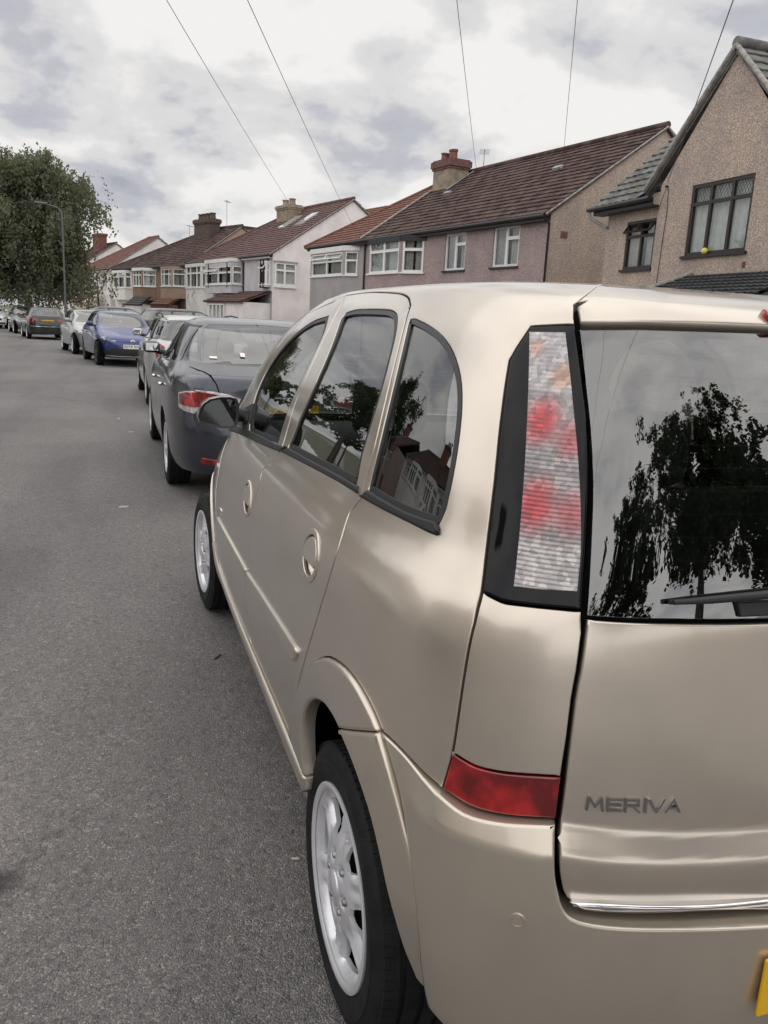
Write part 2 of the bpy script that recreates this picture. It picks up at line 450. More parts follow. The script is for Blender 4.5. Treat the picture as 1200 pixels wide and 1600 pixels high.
ALLOY = pmat('silver wheel paint', (.78, .79, .83), .34, .5, coat=.6, var=.05, vscale=14)
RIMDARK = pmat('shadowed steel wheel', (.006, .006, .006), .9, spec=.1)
DISC = pmat('wheel bolt steel', (.32, .32, .33), .4, .8, var=.3, vscale=30)
GLASS = glass_mat('car glass', (.55, .58, .57), 1.0, 0, 2.0)
GLASS_DK = glass_mat('tinted car glass', (.44, .47, .465), .97, 0, 2.5)
SEAT = pmat('seat cloth', (.045, .047, .05), .9, bump=.3, bscale=400, var=.2, vscale=9)
PLASTIC_GREY = pmat('dash plastic', (.05, .05, .052), .6)
REDLENS = pmat('red lens', (.13, .003, .005), .08, coat=1, alt=(.42, .012, .014), vscale=13, altpos=(.45, .62))
CLEARLENS = pmat('clear ribbed lens', (.62, .60, .60), .16, .35, coat=1, alt=(.34, .33, .34), vscale=34, altpos=(.4, .62))
AMBERLENS = pmat('pale amber lens', (.66, .60, .56), .16, .3, coat=1, alt=(.50, .26, .18), vscale=24, altpos=(.45, .66))
PINKLENS = pmat('clear lens over red bulb', (.50, .46, .47), .15, .3, coat=1, alt=(.52, .07, .09), vscale=11, altpos=(.47, .58))
SMOKE = pmat('smoked lamp cover', (.005, .005, .007), .05, spec=.25)
YELLOW = pmat('yellow number plate', (.80, .46, .008), .35, coat=.4)
WHITEPLATE = pmat('white number plate', (.78, .78, .76), .35, coat=.4)
INK = pmat('plate lettering black', (.01, .01, .01), .4)
HEADLAMP = pmat('headlamp', (.45, .48, .52), .08, .6, coat=1, alt=(.08, .085, .095), vscale=16, altpos=(.4, .6))
def lens_mat(name, base, spots, zones=(), rib=.0068):
    """ribbed lamp lens: pale and coloured chambers by height, bulbs showing through as soft spots (x, y, z, radius, colour)"""
    m = pmat(name, base, .10, .25, coat=1); t = m.node_tree; b = t.nodes['Principled BSDF']; L = t.links.new
    co = N(t, 'ShaderNodeTexCoord'); ab = N(t, 'ShaderNodeVectorMath', operation='ABSOLUTE'); L(co.outputs['Object'], ab.inputs[0])
    sx = N(t, 'ShaderNodeSeparateXYZ'); L(ab.outputs[0], sx.inputs[0])
    vo = N(t, 'ShaderNodeTexVoronoi'); vo.inputs['Scale'].default_value = 105; L(ab.outputs[0], vo.inputs['Vector'])
    sc_ = N(t, 'ShaderNodeSeparateColor'); L(vo.outputs['Color'], sc_.inputs[0])
    no = N(t, 'ShaderNodeTexNoise'); no.inputs['Scale'].default_value = 40; no.inputs['Detail'].default_value = 3; L(ab.outputs[0], no.inputs['Vector'])
    cur = None
    rgb = N(t, 'ShaderNodeRGB'); rgb.outputs[0].default_value = (*base, 1); cur = rgb.outputs[0]
    def mixin(fac, c):
        nonlocal cur
        mx_ = N(t, 'ShaderNodeMix'); mx_.data_type = 'RGBA'; L(fac, mx_.inputs[0]); L(cur, mx_.inputs[6]); mx_.inputs[7].default_value = (*c, 1); cur = mx_.outputs[2]
    for (z0, z1, c, amt) in zones:
        a_ = N(t, 'ShaderNodeMapRange'); a_.interpolation_type = 'SMOOTHSTEP'; a_.inputs[1].default_value = z0-.004; a_.inputs[2].default_value = z0+.004; L(sx.outputs[2], a_.inputs[0])
        c_ = N(t, 'ShaderNodeMapRange'); c_.interpolation_type = 'SMOOTHSTEP'; c_.inputs[1].default_value = z1-.004; c_.inputs[2].default_value = z1+.004; c_.inputs[3].default_value = amt; c_.inputs[4].default_value = 0; L(sx.outputs[2], c_.inputs[0])
        mu = N(t, 'ShaderNodeMath', operation='MULTIPLY'); L(a_.outputs[0], mu.inputs[0]); L(c_.outputs[0], mu.inputs[1]); mixin(mu.outputs[0], c)
    for (x, y, z, r, c) in spots:
        sb = N(t, 'ShaderNodeVectorMath', operation='SUBTRACT'); L(ab.outputs[0], sb.inputs[0]); sb.inputs[1].default_value = (abs(x), abs(y), z)
        sc = N(t, 'ShaderNodeVectorMath', operation='MULTIPLY'); L(sb.outputs[0], sc.inputs[0]); sc.inputs[1].default_value = (1, 1, .7)
        ln = N(t, 'ShaderNodeVectorMath', operation='LENGTH'); L(sc.outputs[0], ln.inputs[0])
        mr = N(t, 'ShaderNodeMapRange'); mr.interpolation_type = 'SMOOTHSTEP'; mr.inputs[1].default_value = r*.3; mr.inputs[2].default_value = r*1.5; mr.inputs[3].default_value = .92; mr.inputs[4].default_value = 0; L(ln.outputs['Value'], mr.inputs[0]); mixin(mr.outputs[0], c)
    # prism facets
    rp = N(t, 'ShaderNodeValToRGB'); el = rp.color_ramp.elements; el.new(.5)
    for e, (p, v) in zip(el, ((0, .55), (.6, 1.0), (1, 1.55))): e.position = p; e.color = (v, v, v, 1)
    L(sc_.outputs[0], rp.inputs[0]); m2 = N(t, 'ShaderNodeMix'); m2.data_type = 'RGBA'; m2.blend_type = 'MULTIPLY'; m2.inputs[0].default_value = .75; L(cur, m2.inputs[6]); L(rp.outputs[0], m2.inputs[7])
    L(m2.outputs[2], b.inputs['Base Color'])
    w = N(t, 'ShaderNodeMath', operation='MULTIPLY'); L(sx.outputs[2], w.inputs[0]); w.inputs[1].default_value = 2*math.pi/rib; sn = N(t, 'ShaderNodeMath', operation='SINE'); L(w.outputs[0], sn.inputs[0])
    bp = N(t, 'ShaderNodeBump'); bp.inputs['Strength'].default_value = .34; bp.inputs['Distance'].default_value = .0014; L(sn.outputs[0], bp.inputs['Height']); L(bp.outputs[0], b.inputs['Normal'])
    return m
def inset(poly, d):
    q = np.array(dense(poly, .012)); nx, pv = np.roll(q, -1, 0), np.roll(q, 1, 0); tg = nx-pv
    tg /= np.linalg.norm(tg, axis=1, keepdims=True)+1e-9; o = np.stack([tg[:, 1], -tg[:, 0]], 1)
    if .5*np.sum(q[:, 0]*nx[:, 1]-nx[:, 0]*q[:, 1]) < 0: o = -o
    return [p for p in q-o*d]
def recompute(o):
    """let the mesh make its own normals again (relief put in by disp)"""
    me = o.data
    a = me.attributes.get('custom_normal')
    if a: me.attributes.remove(a)
    me.polygons.foreach_set('use_smooth', [True]*len(me.polygons)); me.update()
WHEELS = {}
def wheel_meshes(key, R, rim, w, spokes, style):
    """tyre, rim barrel, wheel face, bolts and brake disc; outer side towards -X, centre at the origin"""
    if key in WHEELS: return WHEELS[key]
    h = w/2; b = R-.012
    prof = [(h*.80, rim-.012), (h*.98, rim+.012), (h*1.02, (R+rim)/2), (h*.98, R-.035), (h*.88, R-.010), (h*.80, R-.003)]
    gro = []
    for g in (.46, .0, -.46):
        gro += [(h*(g+.07), R), (h*(g+.06), R-.008), (h*(g-.06), R-.008), (h*(g-.07), R)]
    prof += gro
    prof += [(-h*.80, R-.003), (-h*.88, R-.010), (-h*.97, R-.026), (-h*.99, R-.035), (-h*1.0, R-.040), (-h*1.025, (R+rim)/2+.004), (-h*1.02, (R+rim)/2-.006), (-h*.97, rim+.012), (-h*.93, rim+.004), (-h*.80, rim-.012)]
    ty = MB().lathe(prof, 96)
    # shoulder lugs
    for k in range(84):
        t = 2*math.pi*k/84; c, s_ = math.cos(t), math.sin(t)
        for sx in (-1, 1):
            F = (np.array([sx*h*.74, 0, 0])+np.array([0, c, s_])*(R-.0045), np.array([1., 0, 0]), np.array([0, -s_, c]), np.array([0, c, s_]))
            ty.fbox(F, (-.011, -.0085, -.004), (.011, .0085, .0042))
    tm = ty.mesh('tyre', auto=rad(40))
    br = MB().lathe([(h*.80, rim-.006), (h*.4, rim-.022), (-h*.5, rim-.024), (-h*.80, rim-.014), (-h*.92, rim+.004), (-h*.985, rim+.003), (-h*.99, rim-.002), (-h*.95, rim-.012)], 64).mesh('rim', auto=rad(40))
    # wheel face
    ro, ri = rim-.004, rim*.44
    outer = [(ro*math.cos(a), ro*math.sin(a)) for a in np.linspace(0, 2*math.pi, 120, endpoint=False)]
    holes = []; sw = {'six': .035, 'five': .036, 'ten': .018}[style]
    for k in range(spokes):
        a0, a1 = 2*math.pi*k/spokes, 2*math.pi*(k+1)/spokes
        r0, r1 = rim*.42, rim-.030
        pts = []
        ha = lambda r, wd: math.asin(min(.99, wd/r))
        wo, wi = sw*.88, sw*.80
        am = (a0+a1)/2
        h0 = max(.02, (a1-a0)/2-ha(r0, wi)); h1 = (a1-a0)/2-ha(r1, wo)
        for t in np.linspace(-1, 1, 13): pts.append((r1*math.cos(am+h1*t), r1*math.sin(am+h1*t)))
        pts.append(((r1*.35+r0*.65)*math.cos(am+(h0*.7+h1*.3)), (r1*.35+r0*.65)*math.sin(am+(h0*.7+h1*.3))))
        for t in np.linspace(1, -1, 5): pts.append((r0*math.cos(am+h0*.55*t), r0*math.sin(am+h0*.55*t)))
        pts.append(((r1*.35+r0*.65)*math.cos(am-(h0*.7+h1*.3)), (r1*.35+r0*.65)*math.sin(am-(h0*.7+h1*.3))))
        holes.append(pts)
    loops = [dense(outer, .01)]+[dense(p, .008) for p in holes]
    g = np.arange(-ro, ro, .0075); gx, gy = np.meshgrid(g, g); I = np.stack([gx.ravel(), gy.ravel()], 1)
    ok = inpoly(I, loops[0])
    for L in loops[1:]: ok &= ~inpoly(I, L)
    I = I[ok]; I = I[dist_loops(I, loops) > .0035]
    q, tri, li = cdt(loops, I)
    r = np.hypot(q[:, 0], q[:, 1]); th = np.arctan2(q[:, 1], q[:, 0])
    dth = (th/(2*math.pi/spokes)); dth = (dth-np.round(dth))*2*math.pi/spokes; lat = np.abs(r*np.sin(dth))
    hh = -h*.90-.010*np.exp(-(r/(rim*.36))**4)                         # hub stands proud
    hh += .010*np.clip((r-rim*.42)/(rim*.5), 0, 1)                      # spokes fall back outwards
    hh += -.014*np.clip((r-(rim-.030))/.018, 0, 1)                     # raised outer lip
    gr = np.exp(-(lat/(sw*.26))**2)*np.clip((r-rim*.42)/.03, 0, 1)*np.clip((rim-.03-r)/.02, 0, 1)
    hh += .010*gr                                                       # groove down each spoke
    hh += .014*np.clip((lat-sw*.62)/(sw*.38), 0, 1)*np.clip((r-rim*.5)/.02, 0, 1)*np.clip((rim-.02-r)/.02, 0, 1)
    nb = 5 if spokes != 6 else 6; rb = rim*.28
    for k in range(nb):
        a = 2*math.pi*(k+.5)/nb; dd = np.hypot(q[:, 0]-rb*math.cos(a), q[:, 1]-rb*math.sin(a)); hh += .011*np.exp(-(dd/.013)**4)
    V = [(hh[i], q[i, 0], q[i, 1]) for i in range(len(q))]; F = [tuple(int(x) for x in t) for t in tri]
    mb = MB(); mb.v = V; mb.f = F
    for L in li:
        b0 = len(mb.v)
        for i in L: mb.v.append((V[i][0]+.011, V[i][1]*1.0, V[i][2]*1.0))
        n_ = len(L)
        for j in range(n_): mb.f.append((L[j], L[(j+1) % n_], b0+(j+1) % n_, b0+j))
    mb.lathe([(-h*.90, rim+.0045), (-h*.985, rim+.0045), (-h*1.0, rim+.002), (-h*1.0, rim-.003), (-h*.985, rim-.009), (-h*.94, rim-.014)], 72)
    fm = mb.mesh('wheel_face', auto=rad(35))
    bo = MB()
    for k in range(nb):
        a = 2*math.pi*(k+.5)/nb; bo.lathe([(-h*.90-.008, .0), (-h*.90-.008, .006), (-h*.90-.004, .0085), (-h*.90+.012, .0085)], 10, centre=(0, rb*math.cos(a), rb*math.sin(a)))
    bom = bo.mesh('wheel_bolts', auto=rad(40))
    cap = MB().lathe([(-h*.90-.016, 0), (-h*.90-.0155, .02), (-h*.90-.012, .029), (-h*.90-.004, .031)], 28).mesh('centre_cap', auto=rad(40))
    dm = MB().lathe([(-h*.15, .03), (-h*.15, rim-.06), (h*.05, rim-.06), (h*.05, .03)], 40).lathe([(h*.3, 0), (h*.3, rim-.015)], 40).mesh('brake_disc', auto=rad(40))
    WHEELS[key] = (tm, br, fm, bom, cap, dm); return WHEELS[key]
def add_wheel(parent, key, x, y, R=.302, rim=.210, w=.185, spokes=6, style='six', face=None, steer=0, spin=0):
    tm, br, fm, bom, cap, dm = wheel_meshes(key, R, rim, w, spokes, style)
    e = link('wheel', tm, TYRE, parent); e.location = (x, y, R-.004); s_ = 1 if x < 0 else -1
    e.rotation_euler = (spin, 0, (0 if x < 0 else math.pi)+steer)
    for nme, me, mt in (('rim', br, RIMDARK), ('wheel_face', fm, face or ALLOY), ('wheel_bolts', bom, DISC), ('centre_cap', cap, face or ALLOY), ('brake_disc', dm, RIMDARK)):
        link(nme, me, mt, e)
    return e
def rbox(a, b, r=.04, seg=3):
    """rounded box mesh as (verts, faces)"""
    bm = bmesh.new(); bmesh.ops.create_cube(bm, size=1)
    for v in bm.verts:
        for i in range(3): v.co[i] = (a[i]+b[i])/2+v.co[i]*(b[i]-a[i])
    bmesh.ops.bevel(bm, geom=list(bm.edges), offset=r, segments=seg, affect='EDGES', profile=.5)
    bm.verts.index_update(); V = [tuple(v.co) for v in bm.verts]; F = [tuple(v.index for v in f.verts) for f in bm.faces]; bm.free(); return V, F
def add_seats(parent, front_y, rear_y, zf=.30, tall=1.0, w=.5):
    for (x, y, wd) in ((-.36, front_y, w), (.36, front_y, w), (0, rear_y, 1.18)):
        mb = MB(); mb.add(*rbox((x-wd/2, y, zf+.08), (x+wd/2, y+.5, zf+.26), .06))
        V, F = rbox((x-wd/2+.01, -.07, 0), (x+wd/2-.01, .07, .62*tall), .06)
        V = [(a, y-.03+b-.25*c*.9, zf+.22+c) for a, b, c in V]; mb.add(V, F); st = mb.build('seat', SEAT, parent, auto=rad(60))
        xs = (x,) if wd < 1 else (-.38, 0, .38)
        for hx in xs:
            V, F = rbox((hx-.13, -.05, 0), (hx+.13, .05, .19), .045)
            V = [(a, y-.03-.25*.56*tall*1.0+b-.05, zf+.22+.64*tall+c) for a, b, c in V]
            MB().add(V, F).build('headrest', SEAT, st, auto=rad(60))
def text_mesh(txt, size, shear=0, extrude=.0, spacing=1.0, bold=0.):
    cu = bpy.data.curves.new('txt', 'FONT'); cu.body = txt; cu.size = size; cu.shear = shear; cu.extrude = extrude; cu.space_character = spacing; cu.offset = bold
    cu.resolution_u = 3
    ob = bpy.data.objects.new('txt', cu); C.objects.link(ob); dg = bpy.context.evaluated_depsgraph_get()
    me = bpy.data.meshes.new_from_object(ob.evaluated_get(dg)); bpy.data.objects.remove(ob); bpy.data.curves.remove(cu)
    V = np.array([v.co for v in me.vertices]); F = [tuple(p.vertices) for p in me.polygons]; bpy.data.meshes.remove(me); return V, F
# ------------------------------------------------------------ ground, road, pavements
def kerb_x(y):
    """right-hand kerb line: straight past the near cars, then the road swings left"""
    return float(np.interp(y, [-80, 12, 18, 22, 30, 40, 50, 60, 80, 110, 160], [1.02, 1.02, .85, .45, -.75, -2.75, -5.1, -7.8, -13.6, -24, -44]))
ys = np.concatenate([np.arange(-80, 10, 6.), np.arange(10, 160.1, 1.5)])
kx = np.array([kerb_x(y) for y in ys]); k = np.ones(5)/5
kx[15:-3] = np.convolve(kx, k, 'same')[15:-3]
nx_ = np.gradient(kx, ys); nl = np.hypot(1, nx_); NX, NY = 1/nl, -nx_/nl      # unit normal to the right of the kerb
def ribbon(name, o0, o1, z, mat, kind='structure'):
    v = []; f = []
    for i in range(len(ys)):
        for o in (o0, o1): v.append((kx[i]+NX[i]*o, ys[i]+NY[i]*o, z))
    for i in range(len(ys)-1): f.append((2*i, 2*i+1, 2*i+3, 2*i+2))
    o = MB().add(v, f).build(name, mat); o['kind'] = kind; return o
def strip3(name, o0, o1, z0, z1, mat):
    v = []; f = []
    for i in range(len(ys)):
        for o, z in ((o0, z0), (o0, z1), (o1, z1), (o1, z0)): v.append((kx[i]+NX[i]*o, ys[i]+NY[i]*o, z))
    for i in range(len(ys)-1):
        for a in range(3): f.append((4*i+a, 4*i+a+1, 4*i+a+5, 4*i+a+4))
    o = MB().add(v, f).build(name, mat); o['kind'] = 'structure'; return o
def asphalt():
    m = bpy.data.materials.new('worn asphalt'); m.use_nodes = True; t = m.node_tree; b = t.nodes['Principled BSDF']
    co = N(t, 'ShaderNodeTexCoord'); L = t.links.new
    def noise(sc, det, ro=.5):
        n = N(t, 'ShaderNodeTexNoise'); n.inputs['Scale'].default_value = sc; n.inputs['Detail'].default_value = det; n.inputs['Roughness'].default_value = ro
        L(co.outputs['Object'], n.inputs['Vector']); return n
    def ramp(src, stops):
        r = N(t, 'ShaderNodeValToRGB'); el = r.color_ramp.elements
        while len(el) < len(stops): el.new(.5)
        for e, (p, c) in zip(el, stops): e.position = p; e.color = (*c, 1)
        L(src, r.inputs[0]); return r
    def mix(kind, fac, a, bb):
        x = N(t, 'ShaderNodeMix'); x.data_type = 'RGBA'; x.blend_type = kind
        if isinstance(fac, float): x.inputs[0].default_value = fac
        else: L(fac, x.inputs[0])
        L(a, x.inputs[6]); L(bb, x.inputs[7]); return x
    big = ramp(noise(.45, 5, .6).outputs[0], [(.35, (.148, .142, .140)), (.50, (.176, .168, .166)), (.66, (.204, .192, .190))])
    # stones of the surface dressing, each its own grey
    vo = N(t, 'ShaderNodeTexVoronoi'); vo.inputs['Scale'].default_value = 230; vo.inputs['Randomness'].default_value = 1; L(co.outputs['Object'], vo.inputs['Vector'])
    bw = N(t, 'ShaderNodeSeparateColor'); L(vo.outputs['Color'], bw.inputs[0])
    stone = ramp(bw.outputs[0], [(0, (.60, .60, .61)), (.45, (.90, .90, .89)), (.86, (1.10, 1.08, 1.06)), (.955, (1.55, 1.52, 1.46)), (1, (2.1, 2.05, 1.95))])
    c1 = mix('MULTIPLY', 1.0, big.outputs[0], stone.outputs[0])
    vo2 = N(t, 'ShaderNodeTexVoronoi'); vo2.inputs['Scale'].default_value = 62; L(co.outputs['Object'], vo2.inputs['Vector'])
    bw2 = N(t, 'ShaderNodeSeparateColor'); L(vo2.outputs['Color'], bw2.inputs[0])
    st2 = ramp(bw2.outputs[1], [(0, (.62, .62, .62)), (.3, (.95, .95, .95)), (.93, (1.05, 1.05, 1.05)), (1, (1.5, 1.45, 1.4))])
    c2 = mix('MULTIPLY', .8, c1.outputs[2], st2.outputs[0])
    # drips and old oil in the middle of the lane, tyre-polished lighter bands
    sp_ = N(t, 'ShaderNodeMapping'); sp_.inputs[3].default_value = (1, .12, 1); L(co.outputs['Object'], sp_.inputs[0])
    n3 = N(t, 'ShaderNodeTexNoise'); n3.inputs['Scale'].default_value = 1.5; n3.inputs['Detail'].default_value = 6; L(sp_.outputs[0], n3.inputs['Vector'])
    band = ramp(n3.outputs[0], [(.36, (.80, .80, .81)), (.5, (1, 1, 1)), (.68, (1.12, 1.10, 1.09))])
    c3 = mix('MULTIPLY', 1.0, c2.outputs[2], band.outputs[0])
    n4 = noise(2.6, 6, .7); oil = ramp(n4.outputs[0], [(.27, (.62, .62, .63)), (.37, (1, 1, 1))])
    c4 = mix('MULTIPLY', 1.0, c3.outputs[2], oil.outputs[0])
    # one darker patch with a ragged edge near the middle of the lane
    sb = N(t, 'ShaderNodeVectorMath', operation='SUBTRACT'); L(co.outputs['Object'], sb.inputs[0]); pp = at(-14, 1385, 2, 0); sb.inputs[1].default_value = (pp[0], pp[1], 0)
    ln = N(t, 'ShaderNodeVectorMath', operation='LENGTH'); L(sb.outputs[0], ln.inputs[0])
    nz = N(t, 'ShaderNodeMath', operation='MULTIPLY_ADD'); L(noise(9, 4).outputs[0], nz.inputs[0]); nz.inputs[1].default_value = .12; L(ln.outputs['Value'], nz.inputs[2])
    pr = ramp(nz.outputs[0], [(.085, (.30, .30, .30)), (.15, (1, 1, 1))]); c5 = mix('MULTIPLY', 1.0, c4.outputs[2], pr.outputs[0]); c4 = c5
    # fine cracks, only here and there
    wn = N(t, 'ShaderNodeVectorMath', operation='MULTIPLY_ADD'); L(noise(1.3, 5).outputs[1], wn.inputs[0]); wn.inputs[1].default_value = (.9, .9, 0); L(co.outputs['Object'], wn.inputs[2])
    vc = N(t, 'ShaderNodeTexVoronoi'); vc.feature = 'DISTANCE_TO_EDGE'; vc.inputs['Scale'].default_value = .33; L(wn.outputs[0], vc.inputs['Vector'])
    cr = ramp(vc.outputs['Distance'], [(0, (1, 1, 1)), (.0028, (0, 0, 0))]); mk = ramp(noise(.30, 3).outputs[0], [(.52, (0, 0, 0)), (.60, (1, 1, 1))]); cm = mix('MULTIPLY', 1.0, cr.outputs[0], mk.outputs[0])
    iv = N(t, 'ShaderNodeMapRange'); iv.inputs[3].default_value = 1; iv.inputs[4].default_value = .45; L(cm.outputs[2], iv.inputs[0]); cc_ = N(t, 'ShaderNodeCombineColor')
    for i in range(3): L(iv.outputs[0], cc_.inputs[i])
    c4 = mix('MULTIPLY', 1.0, c4.outputs[2], cc_.outputs[0])
    L(c4.outputs[2], b.inputs['Base Color']); b.inputs['Roughness'].default_value = .62; b.inputs['Specular IOR Level'].default_value = .5
    bp = N(t, 'ShaderNodeBump'); bp.inputs['Strength'].default_value = .75; bp.inputs['Distance'].default_value = .006
    ad = N(t, 'ShaderNodeMath', operation='MULTIPLY_ADD'); L(vo.outputs['Distance'], ad.inputs[0]); ad.inputs[1].default_value = -1.2; L(noise(90, 4).outputs[0], ad.inputs[2])
    L(ad.outputs[0], bp.inputs['Height']); L(bp.outputs[0], b.inputs['Normal'])
    return m
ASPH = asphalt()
EARTH = pmat('bare ground', (.12, .11, .09), .95, var=.25, vscale=1.2, alt=(.08, .10, .05))
PAVE = pmat('concrete paving', (.27, .26, .25), .9, var=.14, vscale=2.5, bump=.3, bscale=120)
KERB = pmat('kerb concrete', (.33, .32, .30), .9, var=.18, vscale=6, bump=.3, bscale=90)
DRIVE = pmat('drive paving', (.20, .17, .155), .9, var=.2, vscale=1.5, bump=.3, bscale=60)
gsz = 1500
o = MB().add([(-gsz, -gsz, -.03), (gsz, -gsz, -.03), (gsz, gsz, -.03), (-gsz, gsz, -.03)], [(0, 1, 2, 3)]).build('ground', EARTH); o['kind'] = 'structure'
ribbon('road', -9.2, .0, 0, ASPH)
strip3('kerb', .0, .13, -.02, .115, KERB); strip3('kerb', -9.33, -9.2, -.02, .115, KERB)
ribbon('pavement', .13, 2.6, .105, PAVE); ribbon('pavement', -11.6, -9.33, .105, PAVE)
ribbon('front_drives', 2.6, 30, .10, DRIVE); ribbon('front_drives', -40, -11.6, .10, DRIVE)
# scraps on the road
LITTER = pmat('pale litter', (.55, .52, .47), .8); TWIG = pmat('dry twig', (.20, .15, .10), .9)
def scrap(u, v, sz, mat, name, label, cat, thin=.3):
    p = at(u, v, 2, 0); a = random.uniform(0, 3)
    q = [(math.cos(t)*sz*random.uniform(.6, 1), math.sin(t)*sz*thin*random.uniform(.6, 1)) for t in np.linspace(0, 5.5, 8)]
    F = (np.array([p[0], p[1], .001]), np.array([math.cos(a), math.sin(a), 0]), np.array([-math.sin(a), math.cos(a), 0]), np.array([0, 0, 1.]))
    tag(MB().prism(q, 0, sz*.18+.001, F).build(name, mat), label, cat)
scrap(340, 1027, .045, TWIG, 'twig', 'short dry twig lying on the road beside the beige car sill', 'twig', .12)
scrap(462, 1343, .016, LITTER, 'paper_scrap', 'tiny pale scrap on the road beside the beige car rear wheel', 'litter')
scrap(194, 793, .05, LITTER, 'paper_scrap', 'pale scrap on the road left of the dark saloon rear wheel', 'litter', .25)
scrap(205, 676, .05, LITTER, 'paper_scrap', 'small white scrap on the road left of the dark saloon door', 'litter', .5)
scrap(186, 655, .05, LITTER, 'paper_scrap', 'pale scrap on the road between dark saloon and open lane', 'litter', .4)
# ------------------------------------------------------------ houses
def dash(name, base, alt, sp=.55):
    """pebbledash: coloured grains with real depth in the bump"""
    m = bpy.data.materials.new(name); m.use_nodes = True; t = m.node_tree; b = t.nodes['Principled BSDF']; L = t.links.new
    co = N(t, 'ShaderNodeTexCoord')
    vo = N(t, 'ShaderNodeTexVoronoi'); vo.inputs['Scale'].default_value = 82; L(co.outputs['Object'], vo.inputs['Vector'])
    s_ = N(t, 'ShaderNodeSeparateColor'); L(vo.outputs['Color'], s_.inputs[0])
    r = N(t, 'ShaderNodeValToRGB'); el = r.color_ramp.elements; el.new(.5); el.new(.8)
    for e, (p, c) in zip(el, [(0, [x*.68 for x in base]), (.35, base), (.75, alt), (1, [min(1, x*1.7) for x in alt])]): e.position = p; e.color = (*c, 1)
    L(s_.outputs[0], r.inputs[0])
    n = N(t, 'ShaderNodeTexNoise'); n.inputs['Scale'].default_value = .9; n.inputs['Detail'].default_value = 6; n.inputs['Roughness'].default_value = .65; L(co.outputs['Object'], n.inputs['Vector'])
    r2 = N(t, 'ShaderNodeValToRGB'); r2.color_ramp.elements[0].position = .35; r2.color_ramp.elements[1].position = .7
    r2.color_ramp.elements[0].color = (.82, .84, .86, 1); r2.color_ramp.elements[1].color = (1.1, 1.06, 1.0, 1); L(n.outputs[0], r2.inputs[0])
    x = N(t, 'ShaderNodeMix'); x.data_type = 'RGBA'; x.blend_type = 'MULTIPLY'; x.inputs[0].default_value = 1; L(r.outputs[0], x.inputs[6]); L(r2.outputs[0], x.inputs[7])
    L(x.outputs[2], b.inputs['Base Color']); b.inputs['Roughness'].default_value = .92; b.inputs['Specular IOR Level'].default_value = .2
    bp = N(t, 'ShaderNodeBump'); bp.inputs['Strength'].default_value = .6; bp.inputs['Distance'].default_value = .012; L(vo.outputs['Distance'], bp.inputs['Height']); L(bp.outputs[0], b.inputs['Normal'])
    return m
DASH_BEIGE = dash('beige pebbledash', (.36, .298, .258), (.50, .415, .36))
DASH_PINK = dash('mauve pebbledash', (.30, .243, .240), (.41, .335, .33))
def render_mat(name, c, var=.07): return pmat(name, c, .9, var=var, vscale=1.1, detail=8, bump=.2, bscale=70, spec=.2)
GREYR = render_mat('grey painted render', (.33, .32, .32)); WHITER = render_mat('white painted render', (.74, .70, .69)); LILAC = render_mat('pale lilac render', (.50, .49, .51))
TAN = render_mat('tan render', (.36, .27, .205)); BROWNR = render_mat('brown render', (.235, .165, .125)); WHITE2 = render_mat('off-white render', (.68, .67, .64)); CREAM = render_mat('cream render', (.52, .47, .38))
BRICKRED = pmat('dull red brick', (.20, .075, .055), .9, var=.3, vscale=9, alt=(.15, .07, .06), bump=.4, bscale=40)
TILE_BR = pmat('brown concrete roof tile', (.070, .044, .039), .9, spec=.25, var=.22, vscale=2.2, alt=(.090, .060, .052), bump=.4, bscale=30)
TILE_RED = pmat('red clay roof tile', (.20, .075, .05), .85, var=.3, vscale=5, alt=(.14, .07, .055), bump=.5, bscale=22)
TILE_GREY = pmat('grey concrete roof tile', (.105, .105, .102), .8, var=.2, vscale=3, alt=(.135, .137, .128), bump=.4, bscale=30)
TILE_DK = pmat('charcoal roof tile', (.035, .036, .038), .7, var=.25, vscale=4, bump=.3, bscale=30)
TILE_MAR = pmat('maroon brown roof tile', (.115, .05, .042), .8, var=.25, vscale=3, alt=(.10, .06, .055), bump=.4, bscale=30)
UPVC = pmat('white window frame', (.78, .78, .77), .4, var=.04, vscale=5)
DARKF = pmat('dark brown window frame', (.022, .017, .016), .4)
GUTTER = pmat('black gutter plastic', (.014, .014, .015), .45)
SOFFW = pmat('white painted board', (.70, .69, .67), .6, var=.06, vscale=4)
MORTAR = pmat('cement verge', (.30, .29, .27), .9, var=.2, vscale=8, bump=.4, bscale=50)
LEAD = pmat('lead flashing', (.30, .31, .33), .6, .2, var=.2, vscale=8)
CURT = pmat('net curtain', (.46, .45, .45), .95, var=.10, vscale=9)
CURT_W = pmat('white net curtain', (.66, .67, .67), .95, var=.06, vscale=7)
ROOM = pmat('dim room', (.035, .033, .032), .95)
HGLASS = glass_mat('house glass', (.86, .88, .87), 1, 0, 1.55)
POT = pmat('chimney pot clay', (.17, .075, .058), .85, var=.25, vscale=14)
CHSTACK = pmat('rendered chimney', (.26, .21, .155), .9, var=.22, vscale=3, bump=.3, bscale=60)
CAPBRICK = pmat('weathered brick', (.135, .072, .060), .9, var=.3, vscale=9, bump=.4, bscale=35)
DARKBRICK = pmat('sooty brick', (.085, .06, .052), .9, var=.35, vscale=10, bump=.4, bscale=35)
ST, SY, SZ = np.array([1., 0, 0]), np.array([0, 1., 0]), np.array([0, 0, 1.])
def frm(o, ex, n): return (np.array(o, float), np.array(ex, float), SZ.copy(), np.array(n, float))   # x along, y up, third axis out of the wall
def rect(x0, x1, y0, y1): return [(x0, y0), (x1, y0), (x1, y1), (x0, y1)]
